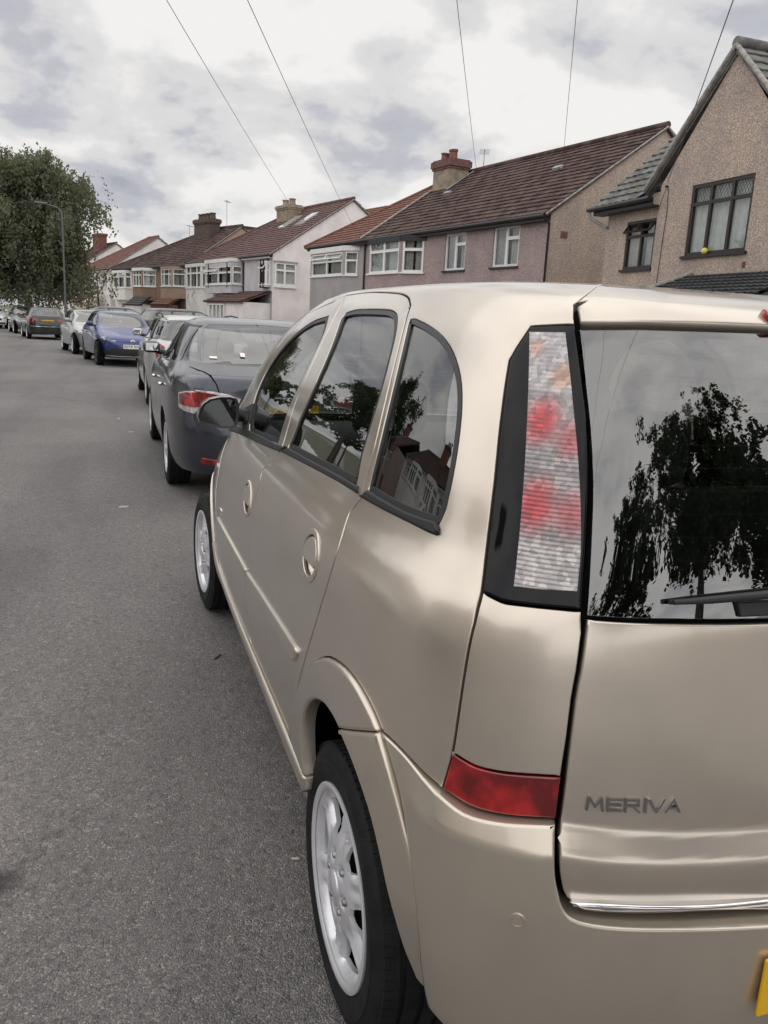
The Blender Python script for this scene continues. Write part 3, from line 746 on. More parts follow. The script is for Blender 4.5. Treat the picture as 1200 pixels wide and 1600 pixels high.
def wall(parent, name, F, outline, holes, mat, reveal=.14):
    loops = [dense(outline, 50)]+[dense(h, 50) for h in holes]
    q, tri, li = cdt(loops, []); o, ex, ey, n = F
    V = [tuple(o+ex*a+ey*b) for a, b in q]; Fs = [tuple(int(i) for i in t) for t in tri]
    for L in li[1:]:
        b0 = len(V); V += [tuple(np.array(V[i])-n*reveal) for i in L]; k = len(L)
        Fs += [(L[j], L[(j+1) % k], b0+(j+1) % k, b0+j) for j in range(k)]
    m_ = MB(); m_.v = V; m_.f = Fs; me = bpy.data.meshes.new(name); me.from_pydata(V, [], Fs); return link(name, me, mat, parent)
def window(parent, F, x0, x1, y0, y1, cols, trans=.0, fm=None, curtain=None, back=.09, lights=None, opened=(), sill=True, sillmat=None, pat=False, bar=.055, label=None):
    """casement: outer frame, mullions, optional top lights above a transom; every pane its own piece"""
    fm = fm or UPVC; o, ex, ey, n = F; G = (o-n*back, ex, ey, n); mb = MB(); d0, d1 = -.03, .04
    mb.fbox(G, (x0, y0, d0), (x1, y0+bar, d1)); mb.fbox(G, (x0, y1-bar, d0), (x1, y1, d1))
    mb.fbox(G, (x0, y0+bar, d0), (x0+bar, y1-bar, d1)); mb.fbox(G, (x1-bar, y0+bar, d0), (x1, y1-bar, d1))
    xs = x0+np.concatenate([[0], np.cumsum(np.array(cols, float)/sum(cols))])*(x1-x0); yt = y1-trans*(y1-y0)
    for x in xs[1:-1]: mb.fbox(G, (x-bar*.5, y0+bar, d0+.002), (x+bar*.5, y1-bar, d1-.002))
    cells = []
    for i in range(len(cols)):
        a = xs[i]+(bar if i == 0 else bar*.5); b = xs[i+1]-(bar if i == len(cols)-1 else bar*.5)
        top = trans > 0 and (lights is None or i in lights)
        if top:
            mb.fbox(G, (a, yt-bar*.5, d0+.004), (b, yt+bar*.5, d1-.004))
            cells += [(a, b, y0+bar, yt-bar*.5, None), (a, b, yt+bar*.5, y1-bar, i)]
        else: cells.append((a, b, y0+bar, y1-bar, None))
    w = mb.build('window', fm, parent)
    if label: w['label'] = label
    for a, b, c, d, ti in cells:
        if ti is not None and ti in opened:      # top light hung open
            H = (G[0]+ey*d, ex, -ey*math.cos(rad(38))+n*math.sin(rad(38)), ey*math.sin(rad(38))+n*math.cos(rad(38)))
            e = MB(); h = d-c+.02; s_ = .035
            e.fbox(H, (a-.02, 0, 0), (b+.02, s_, .04)); e.fbox(H, (a-.02, h-s_, 0), (b+.02, h, .04)); e.fbox(H, (a-.02, s_, 0), (a-.02+s_, h-s_, .04)); e.fbox(H, (b+.02-s_, s_, 0), (b+.02, h-s_, .04))
            e.build('open_light', fm, w); MB().fbox(H, (a, s_, .016), (b, h-s_, .022)).build('pane', HGLASS, w)
        else:
            s_ = .028; e = MB(); dd = (d0+.015, d1+.008)
            if fm is UPVC and b-a > .3 and d-c > .3:
                e.fbox(G, (a, c, dd[0]), (b, c+s_, dd[1])); e.fbox(G, (a, d-s_, dd[0]), (b, d, dd[1])); e.fbox(G, (a, c+s_, dd[0]), (a+s_, d-s_, dd[1])); e.fbox(G, (b-s_, c+s_, dd[0]), (b, d-s_, dd[1]))
                e.build('sash', fm, w)
            MB().fbox(G, (a, c, -.004), (b, d, .003)).build('pane', HGLASS, w)
            if pat and ti is not None:
                e = MB(); k = 6
                for j in range(-k, 2*k):
                    for sg in (1, -1):
                        xa, xb = a+(b-a)*j/k, a+(b-a)*j/k+sg*(d-c)*.6
                        t0, t1 = 0., 1.
                        for lim, sgn in ((a, 1), (b, -1)):
                            pass
                        pts = [(xa+(xb-xa)*t, c+(d-c)*t) for t in np.linspace(0, 1, 9)]
                        pts = [p for p in pts if a <= p[0] <= b]
                        if len(pts) > 1: e.tube([G[0]+ex*p[0]+ey*p[1]+n*.006 for p in (pts[0], pts[-1])], .005, 4)
                if e.v: e.build('leading', fm, w)
    # curtain as shallow folds, dark room behind
    cm = curtain if curtain is not None else CURT
    R_ = MB(); k = max(8, int((x1-x0)/.05)); V = []; Fq = []
    for j in range(k+1):
        x = x0+(x1-x0)*j/k; dd = -.10-.022*math.sin(j*1.9)-.012*math.sin(j*.83)
        V += [tuple(G[0]+ex*x+ey*y0+n*dd), tuple(G[0]+ex*x+ey*y1+n*dd)]
    Fq = [(2*j, 2*j+2, 2*j+3, 2*j+1) for j in range(k) if not (cm is CURT and k > 14 and abs(j-k*.46) < k*.06)]
    if cm is not False: R_.add(V, Fq).build('curtain', cm, w)
    MB().fbox(G, (x0-.2, y0-.2, -.62), (x1+.2, y1+.2, -.60)).build('room_shade', ROOM, w)
    if sill: MB().fbox((o, ex, ey, n), (x0-.07, y0-.06, -.05), (x1+.07, y0, .07)).build('sill', sillmat or fm, w)
    return w
def slope(parent, P0, P1, Q0, Q1, mat, course=.30, wave=.30, amp=.006, thick=.045, base=None):
    """tiled roof slope P0-P1 eave, Q0-Q1 top: an under-sheet and one lapped course of tiles after another"""
    P0, P1, Q0, Q1 = (np.array(p, float) for p in (P0, P1, Q0, Q1))
    up = (Q0+Q1)/2-(P0+P1)/2; ln = np.linalg.norm(up); al = P1-P0; al /= np.linalg.norm(al)
    nrm = np.cross(al, up/ln); nrm /= np.linalg.norm(nrm)
    if nrm[2] < 0: nrm = -nrm
    under = MB().add([P0-nrm*.03, P1-nrm*.03, Q1-nrm*.03, Q0-nrm*.03, P0-nrm*.09, P1-nrm*.09, Q1-nrm*.09, Q0-nrm*.09], [(0, 1, 2, 3), (4, 5, 6, 7), (0, 1, 5, 4), (1, 2, 6, 5), (2, 3, 7, 6), (3, 0, 4, 7)]).build('roof_slope', mat, parent)
    nc = max(2, int(round(ln/course)))
    for i in range(nc):
        f0, f1 = i/nc, min(1, (i+1.15)/nc)
        a0, a1 = P0+(Q0-P0)*f0, P1+(Q1-P1)*f0; b0, b1 = P0+(Q0-P0)*f1, P1+(Q1-P1)*f1
        L0 = np.linalg.norm(a1-a0)
        if L0 < .15: continue
        n = max(2, int(L0/wave*4)); V = []; Fq = []
        jit = rng.normal(0, .002, n+1)
        for j in range(n+1):
            t = j/n; x = t*L0; wv = amp*(math.cos(2*math.pi*x/wave))+jit[j]
            lo = a0+(a1-a0)*t; hi = b0+(b1-b0)*t
            V += [tuple(lo+nrm*(wv-.014)), tuple(lo+nrm*(wv+thick)), tuple(hi+nrm*(wv*.9))]
        for j in range(n):
            p = 3*j; Fq += [(p, p+3, p+4, p+1), (p+1, p+4, p+5, p+2)]
        me = bpy.data.meshes.new('tile_course'); me.from_pydata(V, [], Fq); link('tile_course', me, mat, under)
    return under
def ridge(parent, a, b, mat, r=.11): return MB().tube([a, b], r, 10).build('ridge_tiles', mat, parent, auto=rad(50))
def gutter(parent, a, b, down=None, mat=None):
    a, b = np.array(a, float), np.array(b, float)
    g = MB().tube([a, b], .062, 8).build('gutter', mat or GUTTER, parent, auto=rad(50))
    return g
def pipe(parent, pts, r=.04, mat=None): return MB().tube(pts, r, 8).build('downpipe', mat or GUTTER, parent, auto=rad(50))
def chimney(parent, x, y, z0, z1, sx, sy, mat, pots, potmat=POT, cap=DARKBRICK, corb=.30):
    c = MB().box((x-sx/2, y-sy/2, z0), (x+sx/2, y+sy/2, z1-corb)).build('chimney_stack', mat, parent)
    k = MB(); k.box((x-sx/2-.05, y-sy/2-.05, z1-corb), (x+sx/2+.05, y+sy/2+.05, z1-corb+.1)); k.box((x-sx/2-.10, y-sy/2-.10, z1-corb+.1), (x+sx/2+.10, y+sy/2+.10, z1-.06)); k.box((x-sx/2-.04, y-sy/2-.04, z1-.06), (x+sx/2+.04, y+sy/2+.04, z1)); k.build('chimney_cap', cap, c)
    for (px_, py_, h, r) in pots:
        p = MB(); prof = [(0, r*1.05), (.05, r*1.12), (.1, r*.95), (h*.8, r*.88), (h*.86, r*1.08), (h, r*1.05), (h, r*.75), (h*.6, r*.7)]
        b = [(h_, r_) for h_, r_ in prof]; m_ = MB().lathe(b, 14)
        m_.v = [(x+px_+v[1], y+py_+v[2], z1+v[0]) for v in m_.v]; m_.build('chimney_pot', potmat, c, auto=rad(50))
    fl = MB().box((x-sx/2-.05, y-sy/2-.05, z0), (x+sx/2+.05, y+sy/2+.05, z0+.02)); return c
def aerial(parent, p, h=1.4, az=0):
    p = np.array(p, float); mb = MB().tube([p, p+[0, 0, h]], .018, 6); d = np.array([math.sin(az), math.cos(az), 0]); q = np.array([d[1], -d[0], 0])
    mb.tube([p+[0, 0, h*.95]-d*.4, p+[0, 0, h*.95]+d*.7], .012, 5)
    for t in np.linspace(-.35, .65, 7): mb.tube([p+[0, 0, h*.95]+d*t-q*.22, p+[0, 0, h*.95]+d*t+q*.22], .006, 4)
    return mb.build('roof_aerial', pmat('aerial metal', (.3, .3, .31), .4, .8), parent)
def bay(parent, y0, y1, proj, cant, z0, z1, wz0, wz1, mat, cols, trans=.3, opened=(), curtain=None, roofm=None, side=True, skirtz=.1, fm=None, sidecols=(1,), splits=None, sideopen=(), top=None):
    """bay standing out of the front wall (towards -X) from skirtz to z1, windows between wz0 and wz1 on its faces"""
    pts = [(0, y0), (-proj, y0+cant), (-proj, y1-cant), (0, y1)]
    b = MB().add([(0, y0, z1), (-proj, y0+cant, z1), (-proj, y1-cant, z1), (0, y1, z1), (0, y0, z0), (-proj, y0+cant, z0), (-proj, y1-cant, z0), (0, y1, z0)], [(0, 1, 2, 3), (4, 5, 6, 7)]).build('bay', mat, parent)
    for i in range(3):
        A, Bp = np.array([*pts[i], 0.]), np.array([*pts[i+1], 0.]); ln = np.linalg.norm(Bp-A); ex = (Bp-A)/ln
        n = np.cross(ex, SZ)
        if i == 1 and n[0] > 0 or i == 0 and n[1] > 0 or i == 2 and n[1] < 0: n = -n
        F = (A, ex, SZ.copy(), n); m_ = .10 if ln > .8 else .06
        hs = []
        if wz1 and (i == 1 or side): hs = [rect(m_, ln-m_, wz0, wz1)]
        wall(b, 'bay_wall', F, rect(0, ln, z0, z1), hs, mat, .10)
        if hs: window(parent, F, m_, ln-m_, wz0, wz1, cols if i == 1 else sidecols, trans, fm, curtain, .06, None, opened if i == 1 else sideopen)
        if top: MB().fbox(F, (-.03, z1-.22, -.02), (ln+.03, z1, .035)).build('bay_fascia', top, b)
    return b
def start_house(name, label, O, az, group=None): return thing(name, label, 'house', (O[0], O[1], 0), -rad(az), group)
def semi(name, label, O, az, L, dr, zr, ze, yh, segs, roofs, gable_mat, wins=(), bays=(), chim=None, pipes=(), ov=.28, depth=None, gwins=(), soff=SOFFW, zbase=.05, course=.31, ridge_mat=None, hip=True, group=None, near_hip=False):
    """Two joined houses: near end a gable at y = 0, far end hipped from yh; front wall on x = 0 facing -X."""
    h = start_house(name, label, O, az, group); D = depth or 2*dr
    pitch = (zr-ze)/(dr+ov)
    zw = ze+pitch*ov-.02      # wall head under the rafters
    FW = frm((0, 0, 0), SY, -ST)
    for (a, b, mt) in segs:
        hs = [rect(w[0], w[1], w[2], w[3]) for w in wins if a <= w[0] < b]
        wall(h, 'front_wall', FW, [(a, zbase), (b, zbase), (b, zw), (a, zw)], hs, mt)
    for w in wins: window(h, FW, *w[:4], **(w[4] if len(w) > 4 else {}))
    GW = frm((0, 0, 0), ST, -SY)
    wall(h, 'gable_wall', GW, [(0, zbase), (D, zbase), (D, zw), (dr, zr-.06), (0, zw)], [rect(*w[:4]) for w in gwins], gable_mat)
    for w in gwins: window(h, GW, *w[:4], **(w[4] if len(w) > 4 else {}))
    FWb = frm((0, L, 0), ST, SY); wall(h, 'end_wall', FWb, rect(0, D, zbase, zw), [], segs[-1][2])
    wall(h, 'rear_wall', frm((D, 0, 0), SY, ST), rect(0, L, zbase, zw), [], segs[0][2])
    rx = dr
    for (a, b, mt) in roofs:
        qa = min(a, yh); qb = min(b, yh); a_ = a-(.10 if a == 0 else 0); b_ = b+(ov if b == L else 0); qa_ = qa-(.10 if a == 0 else 0)
        slope(h, (-ov, a_, ze), (-ov, b_, ze), (rx, qa_, zr), (rx, qb, zr), mt, course)
        slope(h, (D+ov, a_, ze), (D+ov, b_, ze), (rx, qa_, zr), (rx, qb, zr), mt, course*2)
    if hip: slope(h, (-ov, L+ov, ze), (D+ov, L+ov, ze), (rx, yh, zr), (rx, yh, zr), roofs[-1][2], course*2); MB().tube([(rx, yh, zr+.02), (-ov, L+ov, ze+.03)], .09, 8).build('hip_tiles', ridge_mat or roofs[-1][2], h, auto=rad(50))
    ridge(h, (rx, -.1, zr+.03), (rx, yh, zr+.03), ridge_mat or roofs[0][2])
    MB().tube([(-ov, -.09, ze-.01), (rx, -.09, zr-.03)], .035, 6).build('verge', MORTAR, h); MB().tube([(D+ov, -.09, ze-.01), (rx, -.09, zr-.03)], .035, 6).build('verge', MORTAR, h)
    MB().box((-ov+.03, 0, ze-.19), (-ov+.055, L, ze-.02)).build('fascia', GUTTER if soff is None else soff, h); MB().box((-ov+.06, 0, ze-.19), (-.003, L, ze-.17)).build('soffit', GUTTER if soff is None else soff, h)
    gutter(h, (-ov-.03, -.05, ze-.05), (-ov-.03, L, ze-.05))
    for b in bays: bay(h, **b)
    for p in pipes: pipe(h, p)
    if chim: chimney(h, **chim)
    return h
def build_houses():
    # 1. pebbledash house with a steep gable to the street and dark framed windows
    h = start_house('gabled_house', 'beige pebbledash house with steep front gable and dark framed windows', (11.45, 11.7), 0)
    F = frm((0, 0, 0), SY, -ST); W_ = 4.17; ap = 2.085
    bw = (1.10, 3.02, 3.36, 4.90)
    wall(h, 'gable_wall', F, [(0, .05), (W_, .05), (W_, 5.05), (ap, 7.42), (0, 5.05)], [rect(*bw)], DASH_BEIGE, .10)
    window(h, F, *bw, cols=(1, 1.05, 1), trans=.27, fm=DARKF, curtain=CURT_W, back=.06, pat=True, bar=.075)
    wall(h, 'side_wall', frm((0, W_, 0), ST, SY), rect(0, 1.2, .05, 5.0), [], DASH_BEIGE); wall(h, 'side_wall', frm((0, 0, 0), ST, -SY), [(0, .05), (6.7, .05), (6.7, 4.95), (3.2, 7.68), (.02, 4.95)], [], DASH_BEIGE)
    # gable roof running back from the street
    zt = 7.52; e_ = 4.98
    for s_ in (-1, 1):
        y = ap+s_*2.62
        slope(h, (-.10, y, e_), (4.6, y, e_), (-.10, ap, zt), (4.6, ap, zt), TILE_GREY, .30)
        MB().tube([(-.10, y, e_+.01), (-.10, ap, zt+.01)], .055, 8).build('verge', MORTAR, h, auto=rad(50))
        mb = MB(); mb.add([(-.06, y, e_-.14), (-.06, ap, zt-.15), (-.06, ap, zt-.03), (-.06, y, e_-.02), (-.03, y, e_-.14), (-.03, ap, zt-.15), (-.03, ap, zt-.03), (-.03, y, e_-.02)], [(0, 1, 2, 3), (4, 5, 6, 7), (0, 1, 5, 4), (1, 2, 6, 5), (2, 3, 7, 6), (3, 0, 4, 7)]); mb.build('bargeboard', MORTAR, h)
    ridge(h, (-.12, ap, zt+.05), (4.6, ap, zt+.05), TILE_GREY, .12)
    # lower wing on its far side, roof parallel to the street
    ya, yb = W_, 6.45; F2 = frm((.12, 0, 0), SY, -ST); sw = (4.36, 5.56, 3.18, 4.36)
    wall(h, 'front_wall', F2, rect(ya, yb, .05, 4.95), [rect(*sw)], DASH_BEIGE, .10)
    window(h, F2, *sw, cols=(1, 1.05), trans=.32, fm=DARKF, curtain=CURT, back=.06, opened=(0, 1), bar=.07)
    wall(h, 'end_wall', frm((.12, yb, 0), ST, SY), [(0, .05), (6.6, .05), (6.6, 4.9), (3.2, 7.5), (0, 4.9)], [], DASH_BEIGE)
    slope(h, (-.22, W_+.55, 4.80), (-.22, yb+.32, 4.80), (3.2, W_+.55-1.5, 7.75), (3.2, yb+.32, 7.75), TILE_GREY, .335, .30, .012)
    slope(h, (6.9, 0, 4.80), (6.9, yb+.32, 4.80), (3.2, 0, 7.75), (3.2, yb+.32, 7.75), TILE_GREY, .6)
    slope(h, (.1, -.06, 5.075), (.1, 4.72, 5.075), (3.2, -.06, 7.75), (3.2, 3.22, 7.75), TILE_GREY, .335, .30, .012)
    ridge(h, (3.2, -.08, 7.80), (3.2, yb+.32, 7.80), TILE_GREY)
    MB().box((-.20, ya+.02, 4.60), (-.17, yb+.25, 4.78)).build('fascia', GUTTER, h); MB().box((-.17, ya+.02, 4.60), (.117, yb+.25, 4.62)).build('soffit', GUTTER, h)
    gutter(h, (-.27, ya+.04, 4.75), (-.27, yb+.42, 4.75)); pipe(h, [(-.27, yb+.36, 4.72), (-.24, yb+.33, 4.55), (.0, yb+.12, 4.38), (.06, yb-.06, 4.30)], .045, pmat('grey downpipe', (.3, .3, .3), .5))
    # porch roof
    pr = slope(h, (-1.5, -.9, 2.30), (-1.5, 3.15, 2.30), (-.02, -.9, 2.92), (-.02, 2.65, 2.92), TILE_DK, .2, .18, .012)
    MB().tube([(-1.5, 3.15, 2.32), (0, 2.65, 2.97)], .06, 8).build('hip_tiles', MORTAR, h); MB().box((-1.35, -.8, .05), (-.02, 3.0, 2.28)).build('porch_wall', DASH_BEIGE, h)
    # brick showing through, cable down the wall, clips
    MB().box((-.012, 1.02, 3.02), (.0, 1.11, 3.14)).build('bare_brick', BRICKRED, h)
    cb = MB().tube([(-.02, 3.9, 5.02), (-.02, 3.86, 4.9), (-.02, 3.82, 4.4), (-.02, 3.86, 3.6), (-.02, 3.9, 2.2)], .008, 5); cb.build('wall_cable', GUTTER, h)
    cb = MB().tube([(-.02, 3.92, 5.02), (-.02, 4.02, 4.85), (-.02, 4.10, 4.62), (-.01, 4.15, 4.5)], .006, 5); cb.build('wall_cable', GUTTER, h)
    MB().tube([(-.07, 3.92, 5.00), (.0, 3.92, 5.0)], .025, 6).build('cable_bracket', GUTTER, h)
    bl = bmesh.new(); bmesh.ops.create_icosphere(bl, subdivisions=3, radius=.072); me = bpy.data.meshes.new('ball'); bl.to_mesh(me); bl.free(); me.polygons.foreach_set('use_smooth', [True]*len(me.polygons))
    p = (11.45-.03, 11.7+2.30, 3.36+.0735); o = link('ball', me, pmat('yellow ball', (.75, .68, .10), .5)); o.location = p; tag(o, 'small yellow ball resting on the dark upper window sill', 'ball')
    # 2. long pebbledash house with brown tiled roof, joined to a grey painted one
    h = semi('terraced_house', 'mauve pebbledash house with long brown roof joined to grey painted half', (11.95, 21.9), -10, 18.5, 4.46, 8.28, 5.06, 12.35,
        [(0, 12.5, DASH_PINK), (12.5, 18.5, GREYR)], [(0, 12.5, TILE_BR), (12.5, 18.5, TILE_RED)], DASH_BEIGE, soff=None,
        wins=[(1.50, 2.95, 3.58, 4.90, dict(cols=(1, 1), trans=.30, lights=(0,), sillmat=GUTTER)), (4.62, 6.00, 3.56, 4.88, dict(cols=(1, 1), trans=.30, lights=(0,), sillmat=GUTTER)),
              (1.5, 3.4, .9, 2.2, dict(cols=(1, 1, 1), trans=.3)), (14.1, 16.7, .9, 2.2, dict(cols=(1, 1, 1), trans=.3))],
        bays=[dict(y0=7.35, y1=12.0, proj=.62, cant=.95, z0=.1, z1=4.95, wz0=3.55, wz1=4.82, mat=DASH_PINK, cols=(1, 1), trans=.32, sidecols=(1,), top=GUTTER),
              dict(y0=13.1, y1=18.3, proj=.45, cant=.75, z0=.1, z1=4.88, wz0=3.60, wz1=4.62, mat=GREYR, cols=(1, 1), trans=.36, opened=(0, 1), top=SOFFW)],
        chim=dict(x=3.7, y=11.7, z0=6.4, z1=8.72, sx=1.0, sy=1.35, mat=CHSTACK, cap=CAPBRICK, pots=[(-.2, -.35, .38, .16), (.12, 0, .50, .16), (.1, .42, .38, .16), (-.2, .3, .34, .15)], corb=.42),
        pipes=[[(-.31, -.02, 4.98), (-.06, -.02, 4.80), (-.06, -.02, .1)], [(-.05, 12.5, 4.9), (-.05, 12.5, .1)]])
    MB().box((3.15, 10.95, 7.30), (3.25, 11.05, 7.32)).build('vent', LEAD, h)
    # roof vents and flashing, airbrick
    n_ = np.array([-(8.28-5.06), 0, 4.74]); n_ /= np.linalg.norm(n_); al = np.array([4.74, 0, 3.22]); al /= np.linalg.norm(al)
    def onroof(f, y): return np.array([-.28+4.74*f, y, 5.06+3.22*f])
    for f, y in ((.66, 3.3), (.62, 10.2)): MB().fbox((onroof(f, y), SY, al, n_), (-.22, -.09, .0), (.22, .09, .10)).build('roof_vent', LEAD, h)
    MB().add([onroof(.70, 10.94)+n_*.07, onroof(.70, 10.80)+n_*.06, onroof(1, 10.80)+n_*.06, onroof(1, 10.94)+n_*.07], [(0, 1, 2, 3)]).build('chimney_flashing', LEAD, h)
    MB().tube([onroof(0, 12.5)+n_*.06, onroof(1, 12.5)+n_*.06], .05, 6).build('party_verge', MORTAR, h)
    MB().box((.45, -.015, 4.42), (.72, .0, 4.62)).build('air_brick', BRICKRED, h); aerial(h, (4.4, 10.2, 8.3), .75, .6)
    # 3. white house with gable end and roof windows
    h = semi('white_gabled_house', 'white painted house with maroon brown roof, two roof windows and rendered chimney', (7.95, 46.3), -13.6, 14.2, 5.17, 8.68, 5.06, 7.4,
        [(0, 4.2, LILAC), (4.2, 9.6, GREYR), (9.6, 14.2, WHITE2)], [(0, 9.6, TILE_MAR), (9.6, 14.2, TILE_MAR)], WHITER,
        wins=[(5.2, 8.3, .9, 2.2, dict(cols=(1, 1, 1), trans=.3)), (10.4, 13.2, .8, 2.2, dict(cols=(1, 1, 1, 1), trans=.3))],
        bays=[dict(y0=4.35, y1=9.2, proj=.75, cant=.10, z0=2.9, z1=5.0, wz0=3.45, wz1=4.55, mat=LILAC, cols=(1, 1), trans=.36, opened=(1,), top=WHITE2),
              dict(y0=10.0, y1=14.0, proj=.55, cant=.45, z0=.1, z1=4.9, wz0=3.30, wz1=4.75, mat=WHITE2, cols=(1, 1.6, 1), trans=.33, top=WHITE2, sideopen=(0,))],
        chim=dict(x=4.1, y=6.6, z0=6.6, z1=8.75, sx=.9, sy=1.9, mat=CHSTACK, cap=CHSTACK, pots=[(0, -.5, .4, .22), (0, .5, .4, .22)], potmat=CHSTACK, corb=.3),
        pipes=[[(-.28, 4.2, 4.95), (-.06, 4.2, 4.7), (-.06, 4.2, 2.9)]])
    zs_ = lambda x: 5.06+(x+.28)*(8.68-5.06)/5.45
    n_ = np.array([-(3.62), 0, 5.45]); n_ /= np.linalg.norm(n_); al = np.array([5.45, 0, 3.62]); al /= np.linalg.norm(al)
    for y in (2.6, 4.9): MB().fbox((np.array([3.4, y, zs_(3.4)]), SY, al, n_), (-.45, -.75, .0), (.45, .75, .09)).build('roof_window', pmat('roof window glass', (.55, .58, .6), .1, .2, coat=1), h)
    b = bay(h, y0=.30, y1=1.3, proj=.28, cant=.02, z0=3.25, z1=4.72, wz0=3.4, wz1=4.6, mat=UPVC, cols=(1,), trans=.34, opened=(0,))
    GW = frm((0, 0, 0), ST, -SY); MB().fbox((GW[0], ST, SZ, -SY), (.08, 3.25, 0), (1.5, 3.40, .12)).build('oriel_base', UPVC, h)
    MB().fbox((GW[0], ST, SZ, -SY), (.05, 4.65, 0), (1.55, 4.75, .16)).build('oriel_top', LEAD, h)
    window(h, frm((0, -.10, 0), ST, -SY), .1, 1.45, 3.4, 4.65, (1, 1.2), .34, back=.02, curtain=CURT, sill=False)
    MB().box((2.9, -.02, 4.55), (3.15, 0, 4.75)).build('wall_vent', UPVC, h)
    slope(h, (-1.9, .1, 2.35), (-1.9, 6.3, 2.35), (-.02, .1, 3.05), (-.02, 6.3, 3.05), TILE_MAR, .3)
    MB().box((-1.7, .2, .05), (-.02, 6.2, 2.33)).build('porch_wall', WHITER, h); FP = frm((-1.705, 0, 0), SY, -ST); window(h, FP, 3.0, 5.6, 1.2, 2.2, (1, 1, 1, 1), .0, back=-.045, sill=False)
    # rear extension roof
    slope(h, (6.2, -.2, 7.75), (6.2, 5.5, 7.75), (7.6, -.2, 8.6), (7.6, 5.5, 8.6), TILE_RED, .3); MB().box((6.3, .0, 5.1), (9.5, 5.4, 7.8)).build('loft_extension', WHITER, h)
    # diamond motif and open gate post
    for pts in ([(-.56, 11.3, 2.2), (-.56, 12.2, 2.75), (-.56, 11.6, 3.1)], [(-.56, 12.9, 2.9), (-.56, 13.2, 2.5), (-.56, 12.6, 2.1)]): MB().tube(pts, .03, 5).build('raised_moulding', pmat('grey moulding', (.35, .35, .35), .8), h)
    # 4. brown rendered house with rounded bays
    h = semi('brown_house', 'brown rendered house with white bay windows and sooty brick chimney', (4.75, 62.7), -21, 14.3, 4.5, 8.35, 5.06, 5.0,
        [(0, 10.0, BROWNR), (10.0, 14.3, WHITE2)], [(0, 10.0, TILE_BR), (10.0, 14.3, TILE_BR)], TAN, soff=None,
        wins=[(6.2, 8.6, .7, 2.1, dict(cols=(1, 1, 1), trans=.3)), (10.9, 13.0, .7, 2.2, dict(cols=(1, 1, 1), trans=.3))],
        bays=[dict(y0=.35, y1=4.3, proj=.75, cant=1.0, z0=2.6, z1=4.95, wz0=3.5, wz1=4.75, mat=TAN, cols=(1, 1.8, 1), trans=.28),
              dict(y0=5.6, y1=9.9, proj=.75, cant=1.2, z0=2.4, z1=4.95, wz0=3.5, wz1=4.75, mat=BROWNR, cols=(1, 1, 1), trans=.28, top=UPVC),
              dict(y0=10.6, y1=14.0, proj=.5, cant=.4, z0=2.4, z1=4.85, wz0=3.4, wz1=4.7, mat=WHITE2, cols=(1, 1), trans=.3, opened=(0,))],
        chim=dict(x=3.6, y=4.0, z0=6.4, z1=8.95, sx=.95, sy=2.6, mat=DARKBRICK, cap=DARKBRICK, pots=[(0, -1.0+.66*i, .45, .24) for i in range(4)], potmat=DARKBRICK, corb=.4))
    aerial(h, (4.4, 2.2, 8.3), 2.1, .8); aerial(h, (3.2, 6.3, 7.6), 1.0, 1.0)
    MB().box((4.6, .02, 5.2), (9.0, 5.0, 8.22)).build('loft_dormer', TAN, h); MB().box((4.4, -.15, 8.22), (9.2, 5.2, 8.36)).build('dormer_roof', TILE_DK, h)
    window(h, frm((0, .0, 0), ST, -SY), 5.6, 7.4, 6.6, 7.6, (1,), 0, back=-.05, curtain=False, sill=False)
    slope(h, (-1.6, .2, 2.1), (-1.6, 3.4, 2.1), (-.75, .2, 2.6), (-.75, 3.4, 2.6), TILE_RED, .3); MB().box((-1.5, .3, .05), (-.76, 3.3, 2.08)).build('porch_wall', BRICKRED, h)
    slope(h, (-1.7, 5.0, 2.0), (-1.7, 8.2, 2.0), (-.8, 5.0, 2.7), (-.8, 8.2, 2.7), TILE_DK, .3); MB().box((-1.6, 5.1, .05), (-.81, 8.1, 1.98)).build('porch_wall', WHITER, h)
    # 5. white house with red roof
    h = semi('red_roofed_house', 'white rendered house with red tiled roof and lean-to porch', (-.8, 77.5), -17, 9.2, 4.52, 8.27, 5.06, 2.6,
        [(0, 9.2, WHITER)], [(0, 9.2, TILE_RED)], WHITER,
        wins=[(1.0, 2.5, 3.4, 4.6, dict(cols=(1, 1.4), trans=.3)), (4.6, 7.0, .8, 2.1, dict(cols=(1, 1, 1), trans=.3))],
        bays=[dict(y0=4.2, y1=8.4, proj=.7, cant=1.0, z0=.1, z1=4.95, wz0=3.3, wz1=4.7, mat=WHITER, cols=(1, 1, 1), trans=.28)],
        pipes=[[(-.28, 3.6, 4.95), (-.06, 3.6, 4.7), (-.06, 3.6, .1)]])
    slope(h, (-2.4, 1.2, 2.1), (-2.4, 4.0, 2.1), (-.75, 1.2, 3.0), (-.75, 4.0, 3.0), TILE_RED, .3); MB().box((-2.3, 1.3, .05), (-.76, 3.9, 2.08)).build('porch_wall', CREAM, h)
    for y in (.9, 5.5): MB().tube([(-.03, y+2.2, .4), (-.03, y+2.6, 3.0)], .05, 4).build('timber', DARKF, h)
    # 6. white house beyond, red brick chimney
    semi('far_white_house', 'distant white house with red brick chimney half hidden by the tree', (-4.3, 88.5), -17, 12, 4.5, 8.25, 5.06, 6.5, [(0, 12, WHITER)], [(0, 12, TILE_BR)], WHITE2,
        wins=[(1.2, 2.8, 3.4, 4.6, dict(cols=(1, 1), trans=.3))], bays=[dict(y0=4.4, y1=8.6, proj=.7, cant=1.0, z0=.1, z1=4.95, wz0=3.3, wz1=4.7, mat=WHITER, cols=(1, 1, 1), trans=.28)],
        chim=dict(x=3.6, y=2.6, z0=6.6, z1=9.2, sx=.9, sy=1.9, mat=BRICKRED, cap=BRICKRED, pots=[], corb=.3))
